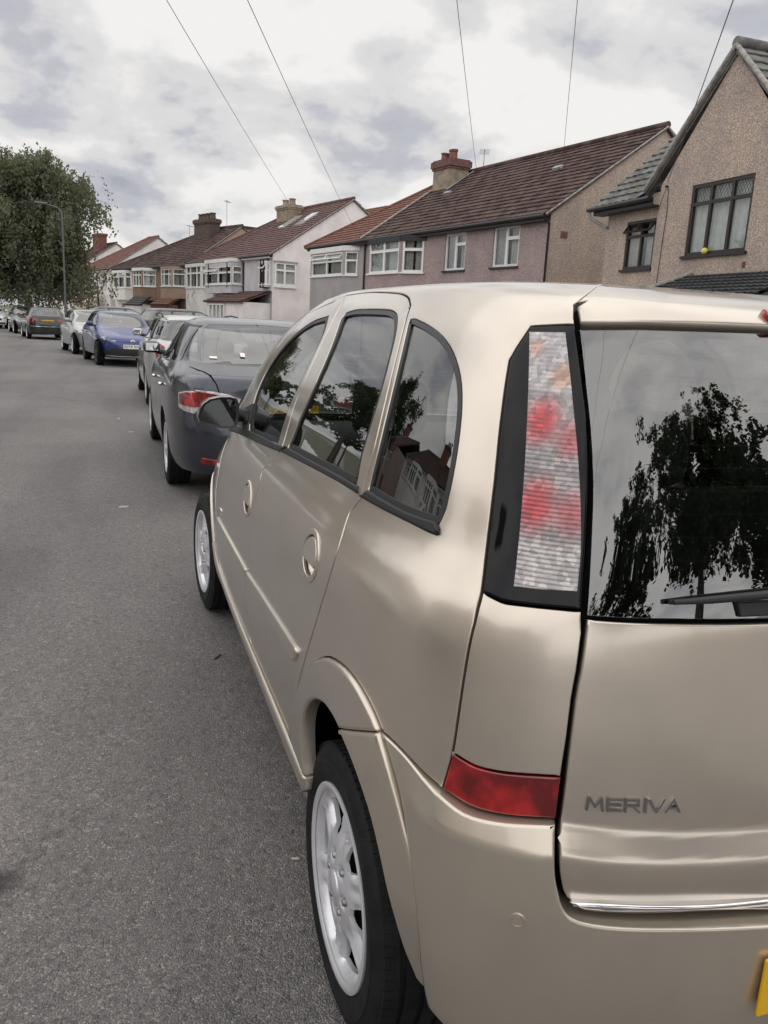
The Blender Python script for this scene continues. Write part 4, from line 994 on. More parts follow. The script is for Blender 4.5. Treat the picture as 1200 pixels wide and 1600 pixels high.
    # across the road: seen only as reflections in the car windows
    k = 0
    for y, mt, rf, lb in ((-26, WHITER, TILE_BR, 'white house across the road behind the camera, brown roof'), (-8.5, CREAM, TILE_RED, 'cream house across the road, red roof, mirrored in the quarter window'), (9.5, WHITE2, TILE_BR, 'off-white house across the road, brown roof, mirrored in the door windows'), (27.5, DASH_PINK, TILE_MAR, 'mauve pebbledash house across the road, maroon roof')):
        semi('house_across', lb, (-15.8 if y < 20 else -17.0, y+14), 180 if y < 20 else 174, 14, 4.4, 8.2, 5.06, 14 if k % 2 else 9, [(0, 14, mt)], [(0, 14, rf)], mt, hip=not k % 2,
            wins=[(.8, 2.2, 3.5, 4.7, dict(cols=(1, 1), trans=.3)), (11.8, 13.2, 3.5, 4.7, dict(cols=(1, 1), trans=.3)), (1, 2.1, .2, 2.2, dict(cols=(1,), trans=.25, fm=DARKF)), (11.9, 13.0, .2, 2.2, dict(cols=(1,), trans=.25, fm=DARKF))],
            bays=[dict(y0=2.6, y1=6.4, proj=.7, cant=.9, z0=.1, z1=4.95, wz0=3.4, wz1=4.75, mat=mt, cols=(1, 1, 1), trans=.3), dict(y0=7.6, y1=11.4, proj=.7, cant=.9, z0=.1, z1=4.95, wz0=3.4, wz1=4.75, mat=mt, cols=(1, 1, 1), trans=.3)],
            chim=dict(x=3.6, y=7, z0=6.6, z1=9.4, sx=.9, sy=1.6, mat=BRICKRED, pots=[(0, -.5, .5, .16), (0, 0, .5, .16), (0, .5, .5, .16)], corb=.35)); k += 1
# ------------------------------------------------------------ the beige car in front
MROWS = [
 # z     W     Yr     Yf    ar   br   af   bf
 (.17,  .66, -.42,  3.10, 4.0, 5.0, 3.0, 4.0),
 (.20,  .76, -.52,  3.26, 4.0, 5.0, 2.9, 4.0),
 (.28,  .805,-.555, 3.36, 4.2, 5.2, 2.8, 4.0),
 (.38,  .826,-.577, 3.41, 4.3, 5.6, 2.8, 4.0),
 (.50,  .836,-.585, 3.42, 4.4, 5.8, 2.8, 4.0),
 (.60,  .842,-.587, 3.41, 4.4, 5.8, 2.8, 4.0),
 (.68,  .845,-.584, 3.38, 4.4, 5.8, 2.8, 4.0),
 (.74,  .846,-.581, 3.33, 4.4, 5.8, 2.8, 4.0),
 (.80,  .845,-.577, 3.22, 4.4, 5.8, 2.8, 4.0),
 (.88,  .842,-.568, 3.02, 4.4, 5.8, 2.8, 4.0),
 (.96,  .836,-.556, 2.74, 4.4, 5.8, 2.8, 4.2),
 (1.02, .828,-.547, 2.53, 4.4, 5.8, 2.9, 4.4),
 (1.065,.812,-.540, 2.48, 4.4, 5.8, 3.2, 5.0),
 (1.10, .790,-.532, 2.42, 4.4, 5.8, 3.3, 5.6),
 (1.14, .772,-.520, 2.36, 4.4, 5.6, 3.4, 6.0),
 (1.25, .742,-.482, 2.20, 4.4, 5.4, 3.4, 6.0),
 (1.35, .706,-.440, 2.05, 4.5, 5.3, 3.4, 6.0),
 (1.45, .656,-.388, 1.87, 4.6, 5.2, 3.4, 6.0),
 (1.51, .618,-.345, 1.74, 4.6, 5.1, 3.4, 5.6),
 (1.54, .594,-.312, 1.66, 4.6, 4.8, 3.4, 5.2),
 (1.567,.576,-.250, 1.55, 4.5, 4.4, 3.3, 4.8),
 (1.587,.548,-.145, 1.42, 4.3, 4.0, 3.2, 4.2),
 (1.597,.49,  .00,  1.27, 4.0, 3.6, 3.0, 3.4),
 (1.602,.36,  .18,  1.05, 3.4, 3.0, 2.7, 2.8),
 (1.604,.15,  .42,  .80, 2.5, 2.5, 2.3, 2.3),
 (1.605,.004, .59,  .61, 2.2, 2.2, 2.2, 2.2)]
MBODY = Body(MROWS, .60)
def tz(B, z): return float(np.interp(z, B.G[:, B.NS, 2], B.tq))
def build_meriva():
    B = MBODY
    root = thing('parked_car', 'beige gold compact people carrier with chrome MERIVA lettering on its tailgate', 'car', (0, 0, 0))
    PA = paint('champagne metallic paint', (.62, .555, .475), .74, .29)
    PA2 = paint('champagne bumper paint', (.625, .56, .465), .72, .30)
    px = B.pix; sp = smooth_path
    # --- traced lines
    QG = px(sp([(640,499),(627,555),(610,625),(592,700),(576,766)], 3)+sp([(600,782),(640,803),(685,818)], 3)+sp([(695,795),(706,745),(715,690),(720,635),(718,590),(707,552),(690,526),(668,509),(648,499)], 3))
    RG = px(sp([(540,489),(560,484),(600,484),(614,487),(620,497),(617,525),(608,563),(595,612),(578,668),(565,712),(557,756)], 3)+sp([(530,742),(490,721),(450,699)], 3)+sp([(470,650),(495,594),(518,540),(533,498)], 3))
    FGs = [(1.40,1.10),(1.47,1.19),(1.44,1.29),(1.36,1.375),(1.26,1.44),(1.15,1.48),(1.05,1.503)]
    FG = px([(390,673)])+B.side(sp(FGs, 3)[1:-1])+px(sp([(513,494),(506,520),(490,555),(470,596),(450,640),(434,692)], 3))
    RD_low = px(sp([(565,774),(561,782),(547,800),(538,827),(526.7,863),(510,917),(493,973),(477,1027),(465,1073),(458,1113),(455.7,1147),(455.5,1153)], 3))
    RD_up = px(sp([(566,770),(585,700),(603,625),(620,555),(634,500),(641,478)], 3))
    TOP1 = px(sp([(641,478),(638,466),(630,460),(615,457.5),(580,456.5),(545,461),(538,463)], 3))
    TOP2 = B.side(sp([(1.00,1.558),(1.15,1.540),(1.33,1.510),(1.50,1.465),(1.66,1.40),(1.80,1.31),(1.90,1.21),(1.93,1.13),(1.88,1.07)], 4))
    BS = px(sp([(538,463),(528,485),(518,505),(498,546),(478,591),(460,633),(441,697),(432,711),(412,732),(405,755),(397,787),(392,817),(389,855),(386,902),(386,945),(389,992)], 3))
    zs = .448
    RDB = B.side([(.985, zs), (.4, zs)])
    FDF = B.side(sp([(1.88,1.07),(1.91,1.0),(1.93,.85),(1.93,.65),(1.91,.5),(1.90,zs)], 3)); FDB = B.side([(1.90, zs), (.985, zs)])
    # rear door, front door
    def ell(c, ry, rz, n=36): return [B.side([(c[0]+ry*math.cos(2*math.pi*i/n), c[1]+rz*math.sin(2*math.pi*i/n))])[0] for i in range(n)]
    hr = B.P(px([(485,868)]))[0][1:]; hf = B.P(px([(386.5,779)]))[0][1:]
    ehR, ehF = ell(hr, .066, .056), ell(hf, .066, .056)
    BSr = [p for p in BS]
    rd = TOP1[:-1]+BSr+B.side([(.97, zs), (.4, zs)])+RD_low[::-1]+RD_up[1:]
    doors = skin(B, 'rear_door', rd, PA, root, holes=[RG, ehR], both=True, gap=.0022, depth=.02, res=.04)
    fd = BSr[::-1]+TOP2[1:]+FDF[1:]+FDB[1:]
    fdoors = skin(B, 'front_door', fd, PA, root, holes=[FG, ehF], both=True, depth=.02, res=.04)
    def for_door(name, fn, panels, **kw):
        """left and right piece parented to their own door"""
        obs = fn(); obs[0].parent = panels[0]
        if len(obs) > 1: obs[1].parent = panels[1]
    for poly, panels in ((RG, doors), (FG, fdoors)):
        g = skin(B, 'window', poly, GLASS_DK, root, off=-.007, gap=-.003, bev=0, depth=.004, both=True, res=.05, bstep=.03)
        s_ = skin(B, 'window_seal', poly, TRIMBLK, root, holes=[inset(poly, .013)], off=-.0025, gap=-.001, bev=.001, depth=.006, both=True, res=.05)
        for ob, dr in zip(g, panels): ob.parent = dr
        for ob, dr in zip(s_, panels): ob.parent = dr
    # handles: dished bowl with a flap over its upper half
    for c, e, panels in ((hr, ehR, doors), (hf, ehF, fdoors)):
        def bowl(P_): 
            r2 = ((P_[:, 1]-c[0])/.066)**2+((P_[:, 2]-c[1])/.056)**2; return -.034*np.clip(1-r2, 0, 1)
        ob = skin(B, 'door_handle', e, PA, root, off=-.001, gap=-.001, bev=.001, depth=.004, res=.010, both=True, disp=bowl)
        ring = skin(B, 'handle_rim', e, PA, root, holes=[inset(e, .006)], off=.0035, gap=-.004, bev=.003, depth=.008, both=True, res=.02)
        fl = [B.side([(c[0]+.056*math.cos(a), c[1]+.047*math.sin(a)-.004)])[0] for a in np.linspace(rad(-14), rad(194), 26)]
        flap = skin(B, 'handle_flap', fl, PA, root, off=.005, gap=0, bev=.004, depth=.016, res=.012, both=True, disp=lambda P_: .004*np.clip((P_[:, 2]-c[1])/.05, -1, 1)*-1)
        for k in (0, 1): ob[k].parent = panels[k]; ring[k].parent = ob[k]; flap[k].parent = ob[k]
    # belt rubbers
    def strip(up, lo, **kw): return skin(B, 'belt_trim', px(up)+px(lo[::-1]), RUBBER, root, off=.007, gap=0, bev=.005, depth=.02, both=True, res=.02, **kw)
    bt = strip(sp([(452,700),(490,721),(530,742),(561,760)], 3), sp([(440,706),(480,727),(520,748),(560,772)], 3))
    for k in (0, 1): bt[k].parent = doors[k]
    bt = strip(sp([(366,664),(391,673),(434,694),(449,699)], 3), sp([(360,673),(380,681),(410,695),(437,706)], 3))
    for k in (0, 1): bt[k].parent = fdoors[k]
    # --- body side: quarter, cantrail, pillar
    tr = tz(B, 1.590)
    GS = px(sp([(897,476),(899,490),(904,545),(912,610),(918.8,670),(922,753),(920,830),(916.7,920),(910,990),(902,1050),(894,1093),(880,1210),(871,1280),(867,1303)], 2))
    GSl = px(sp([(867,1303),(866,1335),(868.7,1364),(878,1397),(901,1415),(966.7,1424),(1080,1425),(1200,1421)], 3))
    LL = px([(829,509.6),(808,541),(796,562)]+sp([(790,599),(781,670),(773,753),(762.5,837),(756,899),(753,924)], 2))
    SV = px(sp([(753,926),(731,1020),(717,1110),(705,1187),(691,1233)], 2))
    BUMP = px(sp([(691,1233),(664,1210),(640,1185),(618,1162),(597,1143)], 2))
    AO1 = px(sp([(597,1143),(580,1103),(557,1063),(533,1037),(507,1027),(480,1050),(467,1083),(458,1120),(455.7,1149)], 3))
    AO2 = px(sp([(597,1143),(607,1177),(623,1233),(637,1287),(650,1340),(660,1400),(666,1450),(669,1493),(674,1530),(678,1551)], 2))
    AI1 = px(sp([(536,1138),(527,1120),(513,1100),(496,1092),(483,1103),(477,1133),(478,1183),(480,1213)], 3))
    AI2 = px(sp([(536,1138),(553,1177),(570,1223),(587,1277),(603,1347),(617,1417),(633,1483),(650,1526)], 3))
    RB = px(sp([(650,1526),(665,1543),(690,1561),(737,1597)], 3))
    RB2 = px(sp([(682,1556),(700,1570),(737,1597)], 3)); RB1 = px([(668,1545),(658,1536)])
    rail = [np.array([s_, tr]) for s_ in np.linspace(B.side([(-.10, 1.45)])[0][0]+.36, -B.Lf*.80, 30)]
    q0 = GS[0]
    body = RD_low[::-1][0:0]
    # boundary: door rear seam, door tops, A pillar, back along the roof joint, lamp, corner seam, bumper seam, arch
    apil = [np.array([-B.Lf*.80, tr]), np.array([-B.Lf*.78, tz(B, 1.45)]), np.array([-B.Lf*.76, tz(B, 1.30)]), np.array([-B.Lf*.755, tz(B, 1.12)])]
    bs = RD_low[::-1]+RD_up[1:]+TOP1[1:-1]+TOP2+[apil[3], apil[2], apil[1]]+rail[::-1]+[q0]+px([(898,506)])+LL+SV[1:]+BUMP[1:]+AO1[1:]
    quarter = skin(B, 'quarter_panel', bs, PA, root, holes=[QG], both=True, res=.035, gap=.0022, depth=.02)
    g = skin(B, 'quarter_window', QG, GLASS_DK, root, off=-.005, gap=-.003, bev=0, depth=.004, both=True, res=.05, bstep=.03)
    s_ = skin(B, 'window_seal', QG, TRIMBLK, root, holes=[inset(QG, .011)], off=-.001, gap=-.001, bev=.001, depth=.006, both=True, res=.05)
    bt = skin(B, 'belt_trim', px(sp([(577,766),(600,780),(640,801),(684,816)], 3))+px(sp([(688,826),(682,837),(640,817),(600,797),(564,777)], 3)), RUBBER, root, off=.008, gap=0, bev=.006, depth=.02, both=True, res=.02)
    for k in (0, 1): g[k].parent = quarter[k]; s_[k].parent = quarter[k]; bt[k].parent = quarter[k]
    # --- roof, windscreen, bonnet, wing
    roof = [np.array([s_, tr]) for s_ in np.linspace(-B.Lf, rail[0][0], 40)]+[q0+np.array([.004, .004])]
    gt = tz(B, 1.552)
    tops = [np.array([s_, gt]) for s_ in np.linspace(q0[0]+.03, B.Lr, 14)]
    roof += tops+[np.array([B.Lr, B.T-.002]), np.array([-B.Lf, B.T-.002])]
    skin(B, 'roof', roof, PA, root, centre=True, gap=.003, res=.05, depth=.02)
    cow = tz(B, 1.05)
    ws = [np.array([-B.Lf, tr-.012])]+[np.array([s_, tr-.012]) for s_ in np.linspace(-B.Lf*.98, -B.Lf*.81, 8)]+[apil[1]+[-.004, 0], apil[2]+[-.004, 0], apil[3]+[-.004, 0], np.array([-B.Lf*.77, cow]), np.array([-B.Lf, cow])]
    skin(B, 'windscreen', ws, GLASS, root, centre=True, off=-.003, gap=.002, bev=.001, depth=.005, res=.06)
    bon = [np.array([-B.Lf, cow-.01]), np.array([-B.Lf*.76, cow-.01]), np.array([-B.Lf*.72, tz(B, 1.0)]), np.array([-B.Lf*.74, tz(B, .86)]), np.array([-B.Lf*.80, tz(B, .80)]), np.array([-B.Lf, tz(B, .80)])]
    skin(B, 'bonnet', bon, PA, root, centre=True, res=.06, depth=.02)
    fa = B.side(circle(2.63, .31, .405, 205, -14, 30))
    wing = [apil[3]+[.004, -.004]]+B.side([(1.95, 1.06), (1.94, 1.0), (1.95, .85), (1.95, .65), (1.93, .5), (1.92, .46)])+B.side([(2.20, .46)])+[p for p in fa if p[1] > tz(B, .46)]+[np.array([-B.Lf*.70, tz(B, .48)]), np.array([-B.Lf*.715, tz(B, .66)]), np.array([-B.Lf*.72, tz(B, .80)]), np.array([-B.Lf*.735, tz(B, .87)]), np.array([-B.Lf*.715, tz(B, 1.0)])]
    wings = skin(B, 'wing', wing, PA, root, both=True, res=.05, depth=.02)
    fin = B.side(circle(2.63, .31, .350, 212, -20, 30)); fa2 = B.side(circle(2.63, .31, .405, 212, -20, 30))
    fl = skin(B, 'wheel_arch_flare', fa2+fin[::-1], PA, root, off=.010, gap=0, bev=.006, depth=.03, res=.025, both=True)
    for k in (0, 1): fl[k].parent = wings[k]
    hl = [np.array([-B.Lf*.735, tz(B, .86)]), np.array([-B.Lf*.80, tz(B, .79)]), np.array([-B.Lf*.90, tz(B, .77)]), np.array([-B.Lf*.89, tz(B, .64)]), np.array([-B.Lf*.80, tz(B, .65)]), np.array([-B.Lf*.725, tz(B, .70)])]
    skin(B, 'headlamp', hl, HEADLAMP, root, both=True, res=.04, gap=.003)
    fb = [np.array([-B.Lf, tz(B, .62)]), np.array([-B.Lf*.89, tz(B, .63)]), np.array([-B.Lf*.80, tz(B, .64)]), np.array([-B.Lf*.72, tz(B, .69)]), np.array([-B.Lf*.71, tz(B, .64)]), np.array([-B.Lf*.695, tz(B, .46)]), np.array([-B.Lf*.69, tz(B, .24)]), np.array([-B.Lf, tz(B, .24)])]
    skin(B, 'front_bumper', fb, PA2, root, centre=True, res=.06, off=.004)
    gr = [np.array([-B.Lf, tz(B, .78)]), np.array([-B.Lf*.905, tz(B, .765)]), np.array([-B.Lf*.895, tz(B, .64)]), np.array([-B.Lf, tz(B, .63)])]
    skin(B, 'grille', gr, TRIMBLK, root, centre=True, res=.06, off=-.01)
    # --- rear: flares, bumper, lamps, tailgate
    fl = skin(B, 'wheel_arch_flare', AO1+AI1[::-1], PA, root, off=.011, gap=.0, bev=.009, depth=.035, res=.02, both=True)
    for k in (0, 1): fl[k].parent = quarter[k]
    refl_top = px(sp([(707.7,1177),(735,1194),(757,1202),(794,1208.6),(840,1212),(877,1214)], 2)); refl_bot = px(sp([(869,1279),(830,1277),(794,1274),(760,1268),(733,1259),(712,1246),(692,1232)], 2))
    corner = px(sp([(754,925),(783,940),(804,944),(858,950),(909,955)], 2))+[p for p in GS if B.P([p])[0][2] < 1.07 and B.P([p])[0][2] > .845]+refl_top[::-1]+SV[1:-2][::-1]
    skin(B, 'rear_corner_panel', corner, PA, root, both=True, res=.035, gap=.0018, depth=.02)
    rf = skin(B, 'rear_reflector', refl_top+refl_bot, REDLENS, root, off=.002, both=True, res=.02, gap=.001, bev=.003, depth=.02)
    zA, zT, zB = (float(B.P(px([p]))[0][2]) for p in ((1199, 1421), (1199, 1392), (1199, 1413)))
    sst = lambda x: np.clip(x, 0, 1)**2*(3-2*np.clip(x, 0, 1))
    def bump_disp(P_): return .033*np.clip((.802-P_[:, 2])/.080, 0, 1)*sst((-.30-P_[:, 1])/.13)
    bump = BUMP[::-1]+px(sp([(692,1233),(712,1247),(733,1260),(760,1269),(794,1275),(830,1278),(868,1280)], 2))+GSl+B.rear([(-.15, zA-.002), (-.002, zA-.003)])+[np.array([B.Lr, tz(B, .31)])]
    bump += [np.array([s_, tz(B, .318+.03*(1-(s_-1.05)/.6))]) for s_ in np.linspace(B.Lr-.05, RB2[-1][0]+.02, 8)]+RB2[::-1]+AO2[::-1][:-1]
    bp = skin(B, 'rear_bumper', bump, PA2, root, centre=True, off=.003, gap=.0025, bev=.005, depth=.05, res=.018, disp=bump_disp)
    fl = skin(B, 'wheel_arch_flare', AO2+RB1+AI2[::-1], PA2, root, off=.013, gap=.0, bev=.009, depth=.035, res=.02, both=True, disp=lambda P_: -.009*np.clip((.52-P_[:, 2])/.14, 0, 1))
    for f in fl: f.parent = bp[0]
    # sill and its trim strip
    sill = B.side([(2.24, .448), (.22, .448), (.30, .24), (2.28, .24)])
    skin(B, 'sill', sill, PA, root, both=True, off=-.010, res=.06, gap=0)
    st = B.side(sp([(2.25, .455), (1.2, .447), (.205, .438)], 6))+B.side(sp([(.225, .385), (1.2, .408), (2.25, .428)], 6))
    skin(B, 'sill_trim', st, PA2, root, both=True, off=.012, gap=0, bev=.010, depth=.03, res=.03)
    # side rubbing strips
    a = px([(387,892),(410,926),(440,972),(462,1006),(466,1013),(467,1020),(464,1031),(461,1034),(456,1028),(430,982),(400,930),(386.5,904)])
    o_ = skin(B, 'rubbing_strip', a, PA2, root, off=.009, gap=.001, bev=.007, depth=.014, both=True, res=.02)
    for k in (0, 1): o_[k].parent = doors[k]
    a = px([(341,806),(360,842),(386,889),(385.5,901),(359,854),(341,816)])
    o_ = skin(B, 'rubbing_strip', a, PA2, root, off=.009, gap=.001, bev=.007, depth=.014, both=True, res=.02)
    for k in (0, 1): o_[k].parent = fdoors[k]
    ip = B.side([(2.02+.022*math.cos(t), .86+.010*math.sin(t)) for t in np.linspace(0, 6.2, 16)])
    o_ = skin(B, 'side_repeater', ip, CLEARLENS, root, off=.006, gap=0, bev=.003, depth=.01, both=True, res=.01)
    for k in (0, 1): o_[k].parent = wings[k]
    # tail lamp: smoked cover, four lenses behind ribs
    LR = px(sp([(899,508),(904,545),(911,600),(917,653),(920,732),(919,800),(914.6,878),(909,953)], 2))
    lamp = LL[:1]+px([(864,508)])+LR+px([(858,949),(804,943),(783,939),(753,925)])+LL[::-1][1:-1]
    lps = skin(B, 'tail_lamp', lamp, SMOKE, root, off=.001, both=True, res=.025, gap=.0015, bev=.004, depth=.03)
    cl_ = lambda u, v: B.P(px([(u, v)]))[0]
    RC = (.46, .012, .025)
    zd = [float(cl_(850, v)[2]) for v in (612, 736, 846)]
    CLR = (.39, .37, .368)
    LM = lens_mat('tail lamp lens', (.26, .235, .24), [(*cl_(846, 660), .030, RC), (*cl_(892, 690), .024, (.34, .07, .08)), (*cl_(838, 790), .032, RC), (*cl_(892, 805), .026, (.34, .06, .07)), (*cl_(880, 590), .020, (.42, .24, .16)), (*cl_(838, 545), .016, (.40, .24, .19))],
        [(zd[0], 2.0, CLR, .85), (zd[0]-.012, zd[0], (.20, .185, .19), .9), (zd[1]-.003, zd[1]+.003, (.17, .14, .145), .8), (0, zd[2], CLR, .8)])
    lens = px(sp([(828,520),(826,611),(820,735),(811,846),(803,917)], 6)+sp([(803,917),(850,922),(902,925)], 4)[1:]+sp([(902,925),(908,848),(905,737),(894,613),(884,521)], 6)[1:]+[(856,520.5)])
    ob = skin(B, 'lamp_lens', lens, LM, root, off=.0035, gap=0, bev=.0015, depth=.006, res=.012, bstep=.008, both=True)
    for k in (0, 1): ob[k].parent = lps[k]
    for k, o_ in enumerate(rf): o_.parent = root
    # tailgate
    inn = lambda pts, dx: [p+np.array([dx, 0]) for p in pts]
    gap_ = .003
    zb0 = B.P(px([(914,1263)]))[0][2]; zl = zb0-.016
    def ramp_(x):      # straight slope with rounded shoulders
        w_ = .28; x = np.clip(x, 0, 1); lo_, hi_ = x < w_, x > 1-w_; k_ = 1/(1-w_); r_ = k_*(x-w_/2); r_ = np.where(lo_, k_*x*x/(2*w_), r_); return np.where(hi_, 1-k_*(1-x)**2/(2*w_), r_)
    pk0, pk1 = B.P(px([(914, 1285)]))[0], B.P(px([(1190, 1289)]))[0]; xk = float(pk0[0]); kz = float((pk1[2]-pk0[2])/(pk1[0]-pk0[0])); zl = float(pk0[2])
    def gate_disp(P_):
        z = P_[:, 2]-kz*(np.clip(-np.abs(P_[:, 0]), -.63, -.26)-xk); return .024*ramp_((zl-z)/.054)-.030*sst((zl-.058-z)/.16)
    GSg = [p for p in GS if B.P([p])[0][2] < 1.083]
    glow = px([(917,966)])+inn(GSg, gap_)+[p+np.array([gap_, .003]) for p in GSl]+B.rear([(-.15, zA+.002), (-.002, zA+.001)])+B.rear([(-.002, 1.066), (-.15, 1.067), (-.29, 1.071), (-.45, 1.077)])
    gate = skin(B, 'tailgate', glow, PA, root, centre=True, res=.0085, gap=.002, bev=.004, depth=.03, disp=gate_disp)[0]
    zt = 1.5085
    rgl = px(sp([(905,513),(909,545),(916,610),(922.5,670),(926.5,753),(924.5,830),(920,920),(917,962)], 2))+B.rear([(-.45, 1.082), (-.29, 1.076), (-.15, 1.072), (-.002, 1.071)])+B.rear([(-.002, 1.517), (-.15, 1.515), (-.3, 1.5125), (-.42, 1.510)])
    rw = skin(B, 'rear_window', rgl, GLASS_DK, root, centre=True, off=-.003, gap=.0005, bev=.001, depth=.006, res=.05); rw[0].parent = gate
    bandp = skin(B, 'window_band', rgl, GLOSSBLK, root, holes=[], centre=True, off=-.012, gap=.0, bev=0, depth=.004, res=.05) if False else None
    spo = [q0+np.array([.006, -.012])]+[np.array([s_, gt-.004]) for s_ in np.linspace(q0[0]+.034, B.Lr, 14)]+B.rear([(-.002, 1.519), (-.15, 1.517), (-.3, 1.5145), (-.42, 1.512)])+px([(906,511)])
    sl = skin(B, 'tailgate_spoiler', spo, PA, root, centre=True, off=.010, gap=.002, bev=.008, depth=.035, res=.03); sl[0].parent = gate
    bl = B.rear([(-.190, 1.538), (-.002, 1.540), (-.002, 1.522), (-.182, 1.519), (-.190, 1.526)])
    k_ = skin(B, 'brake_light', bl, REDLENS, root, centre=True, off=.019, gap=0, bev=.004, depth=.015, res=.02); k_[0].parent = gate
    # heated-screen wires
    hw = MB()
    for i in range(11):
        z = 1.13+.034*i; hw.tube([B.P(B.rear([(x, z)]))[0]*[-1 if x > 0 else 1, 1, 1]+[0, .006, 0] for x in np.linspace(-.44, .44, 23)], .0006, 4, False)
    hw.build('heating_wires', TRIMBLK, gate)
    # chrome strip
    cs = px(sp([(884,1394),(930,1395),(1000,1397),(1100,1396),(1200,1392)], 3))+B.rear([(-.15, zT-.003), (-.002, zT-.004), (-.002, zB-.004), (-.15, zB-.003)])+px(sp([(1200,1413),(1080,1417),(967,1416),(915,1411),(898,1404)], 3))
    c1 = skin(B, 'chrome_strip', cs, CHROME, root, centre=True, off=.010, gap=.001, bev=.005, depth=.03, res=.012, bstep=.01, disp=lambda P_: gate_disp(P_)+.004*np.sin((P_[:, 2]-.62)/.032*math.pi)); c1[0].parent = gate
    # lettering
    x0, x1 = B.P(px([(916,1262)]))[0][0], B.P(px([(1066,1266)]))[0][0]; zb1 = B.P(px([(1066,1266)]))[0][2]
    LET = {'M': [(0, 0, .12, 1), (.12, 1, .5, .28), (.5, .28, .88, 1), (.88, 1, 1, 0)], 'E': [(.06, 0, .06, 1), (.06, .93, .95, .93), (.06, .5, .85, .5), (.06, .07, .95, .07)], 'R': [(.06, 0, .06, 1), (.06, .93, .9, .93), (.9, .93, .9, .48), (.9, .48, .06, .48), (.5, .48, .98, 0)], 'I': [(.12, 0, .14, 1)], 'V': [(0, 1, .5, 0), (.5, 0, 1, 1)], 'A': [(0, 0, .5, 1), (.5, 1, 1, 0), (.2, .33, .8, .33)]}
    LETM = pmat('badge chrome', (.42, .42, .43), .12, 1)
    lh, lw, xx = .0205, .0235, x0; adv = (x1-x0-lw)/4.45; sk_ = .0032
    for ch, wd_ in zip('MERIVA', (1, .90, 1.02, .35, .92, 1)):
        mb = MB()
        for (ax, ay, bx_, by) in LET[ch]:
            pa, pb = np.array([xx+lw*ax, zb0+lh*ay]), np.array([xx+lw*bx_, zb0+lh*by]); d_ = pb-pa; l_ = np.linalg.norm(d_); d_ /= l_; n2 = np.array([-d_[1], d_[0]])
            pa, pb = pa-d_*.0012, pb+d_*.0012; ring = []
            for tt in np.linspace(0, 1, 4):
                c2 = pa+(pb-pa)*tt; row = []
                for off2, h_ in ((-1, 0), (-.8, .0040), (.8, .0040), (1, 0)):
                    qx, qz = c2+n2*sk_*.62*off2; q = B.rear([(qx, qz+(zb1-zb0)*(qx-x0)/(x1-x0))]); P1_ = B.P(q); row.append(P1_[0]+B.Nm(q)[0]*(h_+.0004+float(gate_disp(P1_)[0])))
                ring.append(row)
            vs_ = [p for r_ in ring for p in r_]; fs_ = [(4*i+k, 4*i+k+1, 4*i+k+5, 4*i+k+4) for i in range(3) for k in range(3)]+[(0, 1, 2, 3), (12, 13, 14, 15)]
            mb.add(vs_, fs_)
        mb.build('letter', LETM, gate); xx += adv*(wd_+.02) if ch != 'I' else adv*.30
    # wiper with its arm pointing to the left of the window
    wp = [np.array(B.P(B.rear([(x, z)]))[0]) for x, z in ((-.462, 1.107), (-.40, 1.110), (-.30, 1.114), (-.15, 1.117), (-.02, 1.113))]
    wn = B.Nm(B.rear([(-.3, 1.12)]))[0]
    mb = MB(); mb.tube([p+wn*.016 for p in wp], [.004, .0065, .0075, .009, .011], 8); w_ = mb.build('rear_wiper', TRIMBLK, gate, auto=rad(50))
    MB().tube([p+wn*.006 for p in wp[:4]], .004, 6).build('wiper_blade', RUBBER, w_)
    wc = B.rear([(-.345, 1.105), (-.18, 1.104), (-.002, 1.103), (-.002, 1.078), (-.18, 1.080), (-.34, 1.082)])
    o_ = skin(B, 'wiper_motor_cover', wc, TRIMBLK, root, centre=True, off=.004, gap=0, bev=.003, depth=.010, res=.03); o_[0].parent = gate
    bd = px([(342.5+4*math.cos(t), 799+6*math.sin(t)) for t in np.linspace(0, 5.9, 14)])
    o_ = skin(B, 'side_badge', bd, CHROME, root, off=.003, gap=0, bev=.002, depth=.006, res=.01, both=True)
    for k in (0, 1): o_[k].parent = fdoors[k]
    # parking sensors, plate, handle recess
    def sens(x, z):
        q = B.rear([(x, z)])[0]; P_, n_ = B.P([q])[0], B.Nm([q])[0]
        return P_, n_
    c = B.P(px([(812,1413)]))[0]
    q = px([(812,1413)])[0]; nrm = B.Nm([q])[0]; 
    for sx in (1, -1):
        for (cc, nn) in ((c, nrm), (B.P(B.rear([(-.22, .56)]))[0], B.Nm(B.rear([(-.22, .56)]))[0])):
            o_ = MB().lathe([(-.0022, 0), (-.0024, .0072), (-.0006, .0080), (-.0006, .0098), (-.0028, .0108), (-.0020, .0128), (.006, .0135)], 24).build('parking_sensor', PA2, bp[0], auto=rad(40))
            d_ = float(bump_disp(np.array([cc]))[0])+.0015; cc = cc+nn*d_; v_ = Vector((cc[0]*sx, cc[1], cc[2])); n2 = Vector((nn[0]*sx, nn[1], nn[2]))
            o_.location = v_; o_.rotation_euler = (-n2).to_track_quat('X', 'Z').to_euler()
    pl = MB().add(*rbox((-.268, -.632, .410), (.268, -.624, .521), .004, 2)); po = pl.build('number_plate', YELLOW, root)
    MB().add(*rbox((-.255, -.6245, .414), (.255, -.55, .517), .01, 2)).build('plate_recess', PA2, root)
    # wheels, wells, floor, cabin
    for x, y, st_, sn in ((-.722, 0, 0, rad(33)), (.722, 0, 0, .5), (-.722, 2.63, .055, rad(12)), (.722, 2.63, .055, .1)):
        add_wheel(root, 'meriva', x, y, steer=st_, spin=sn)
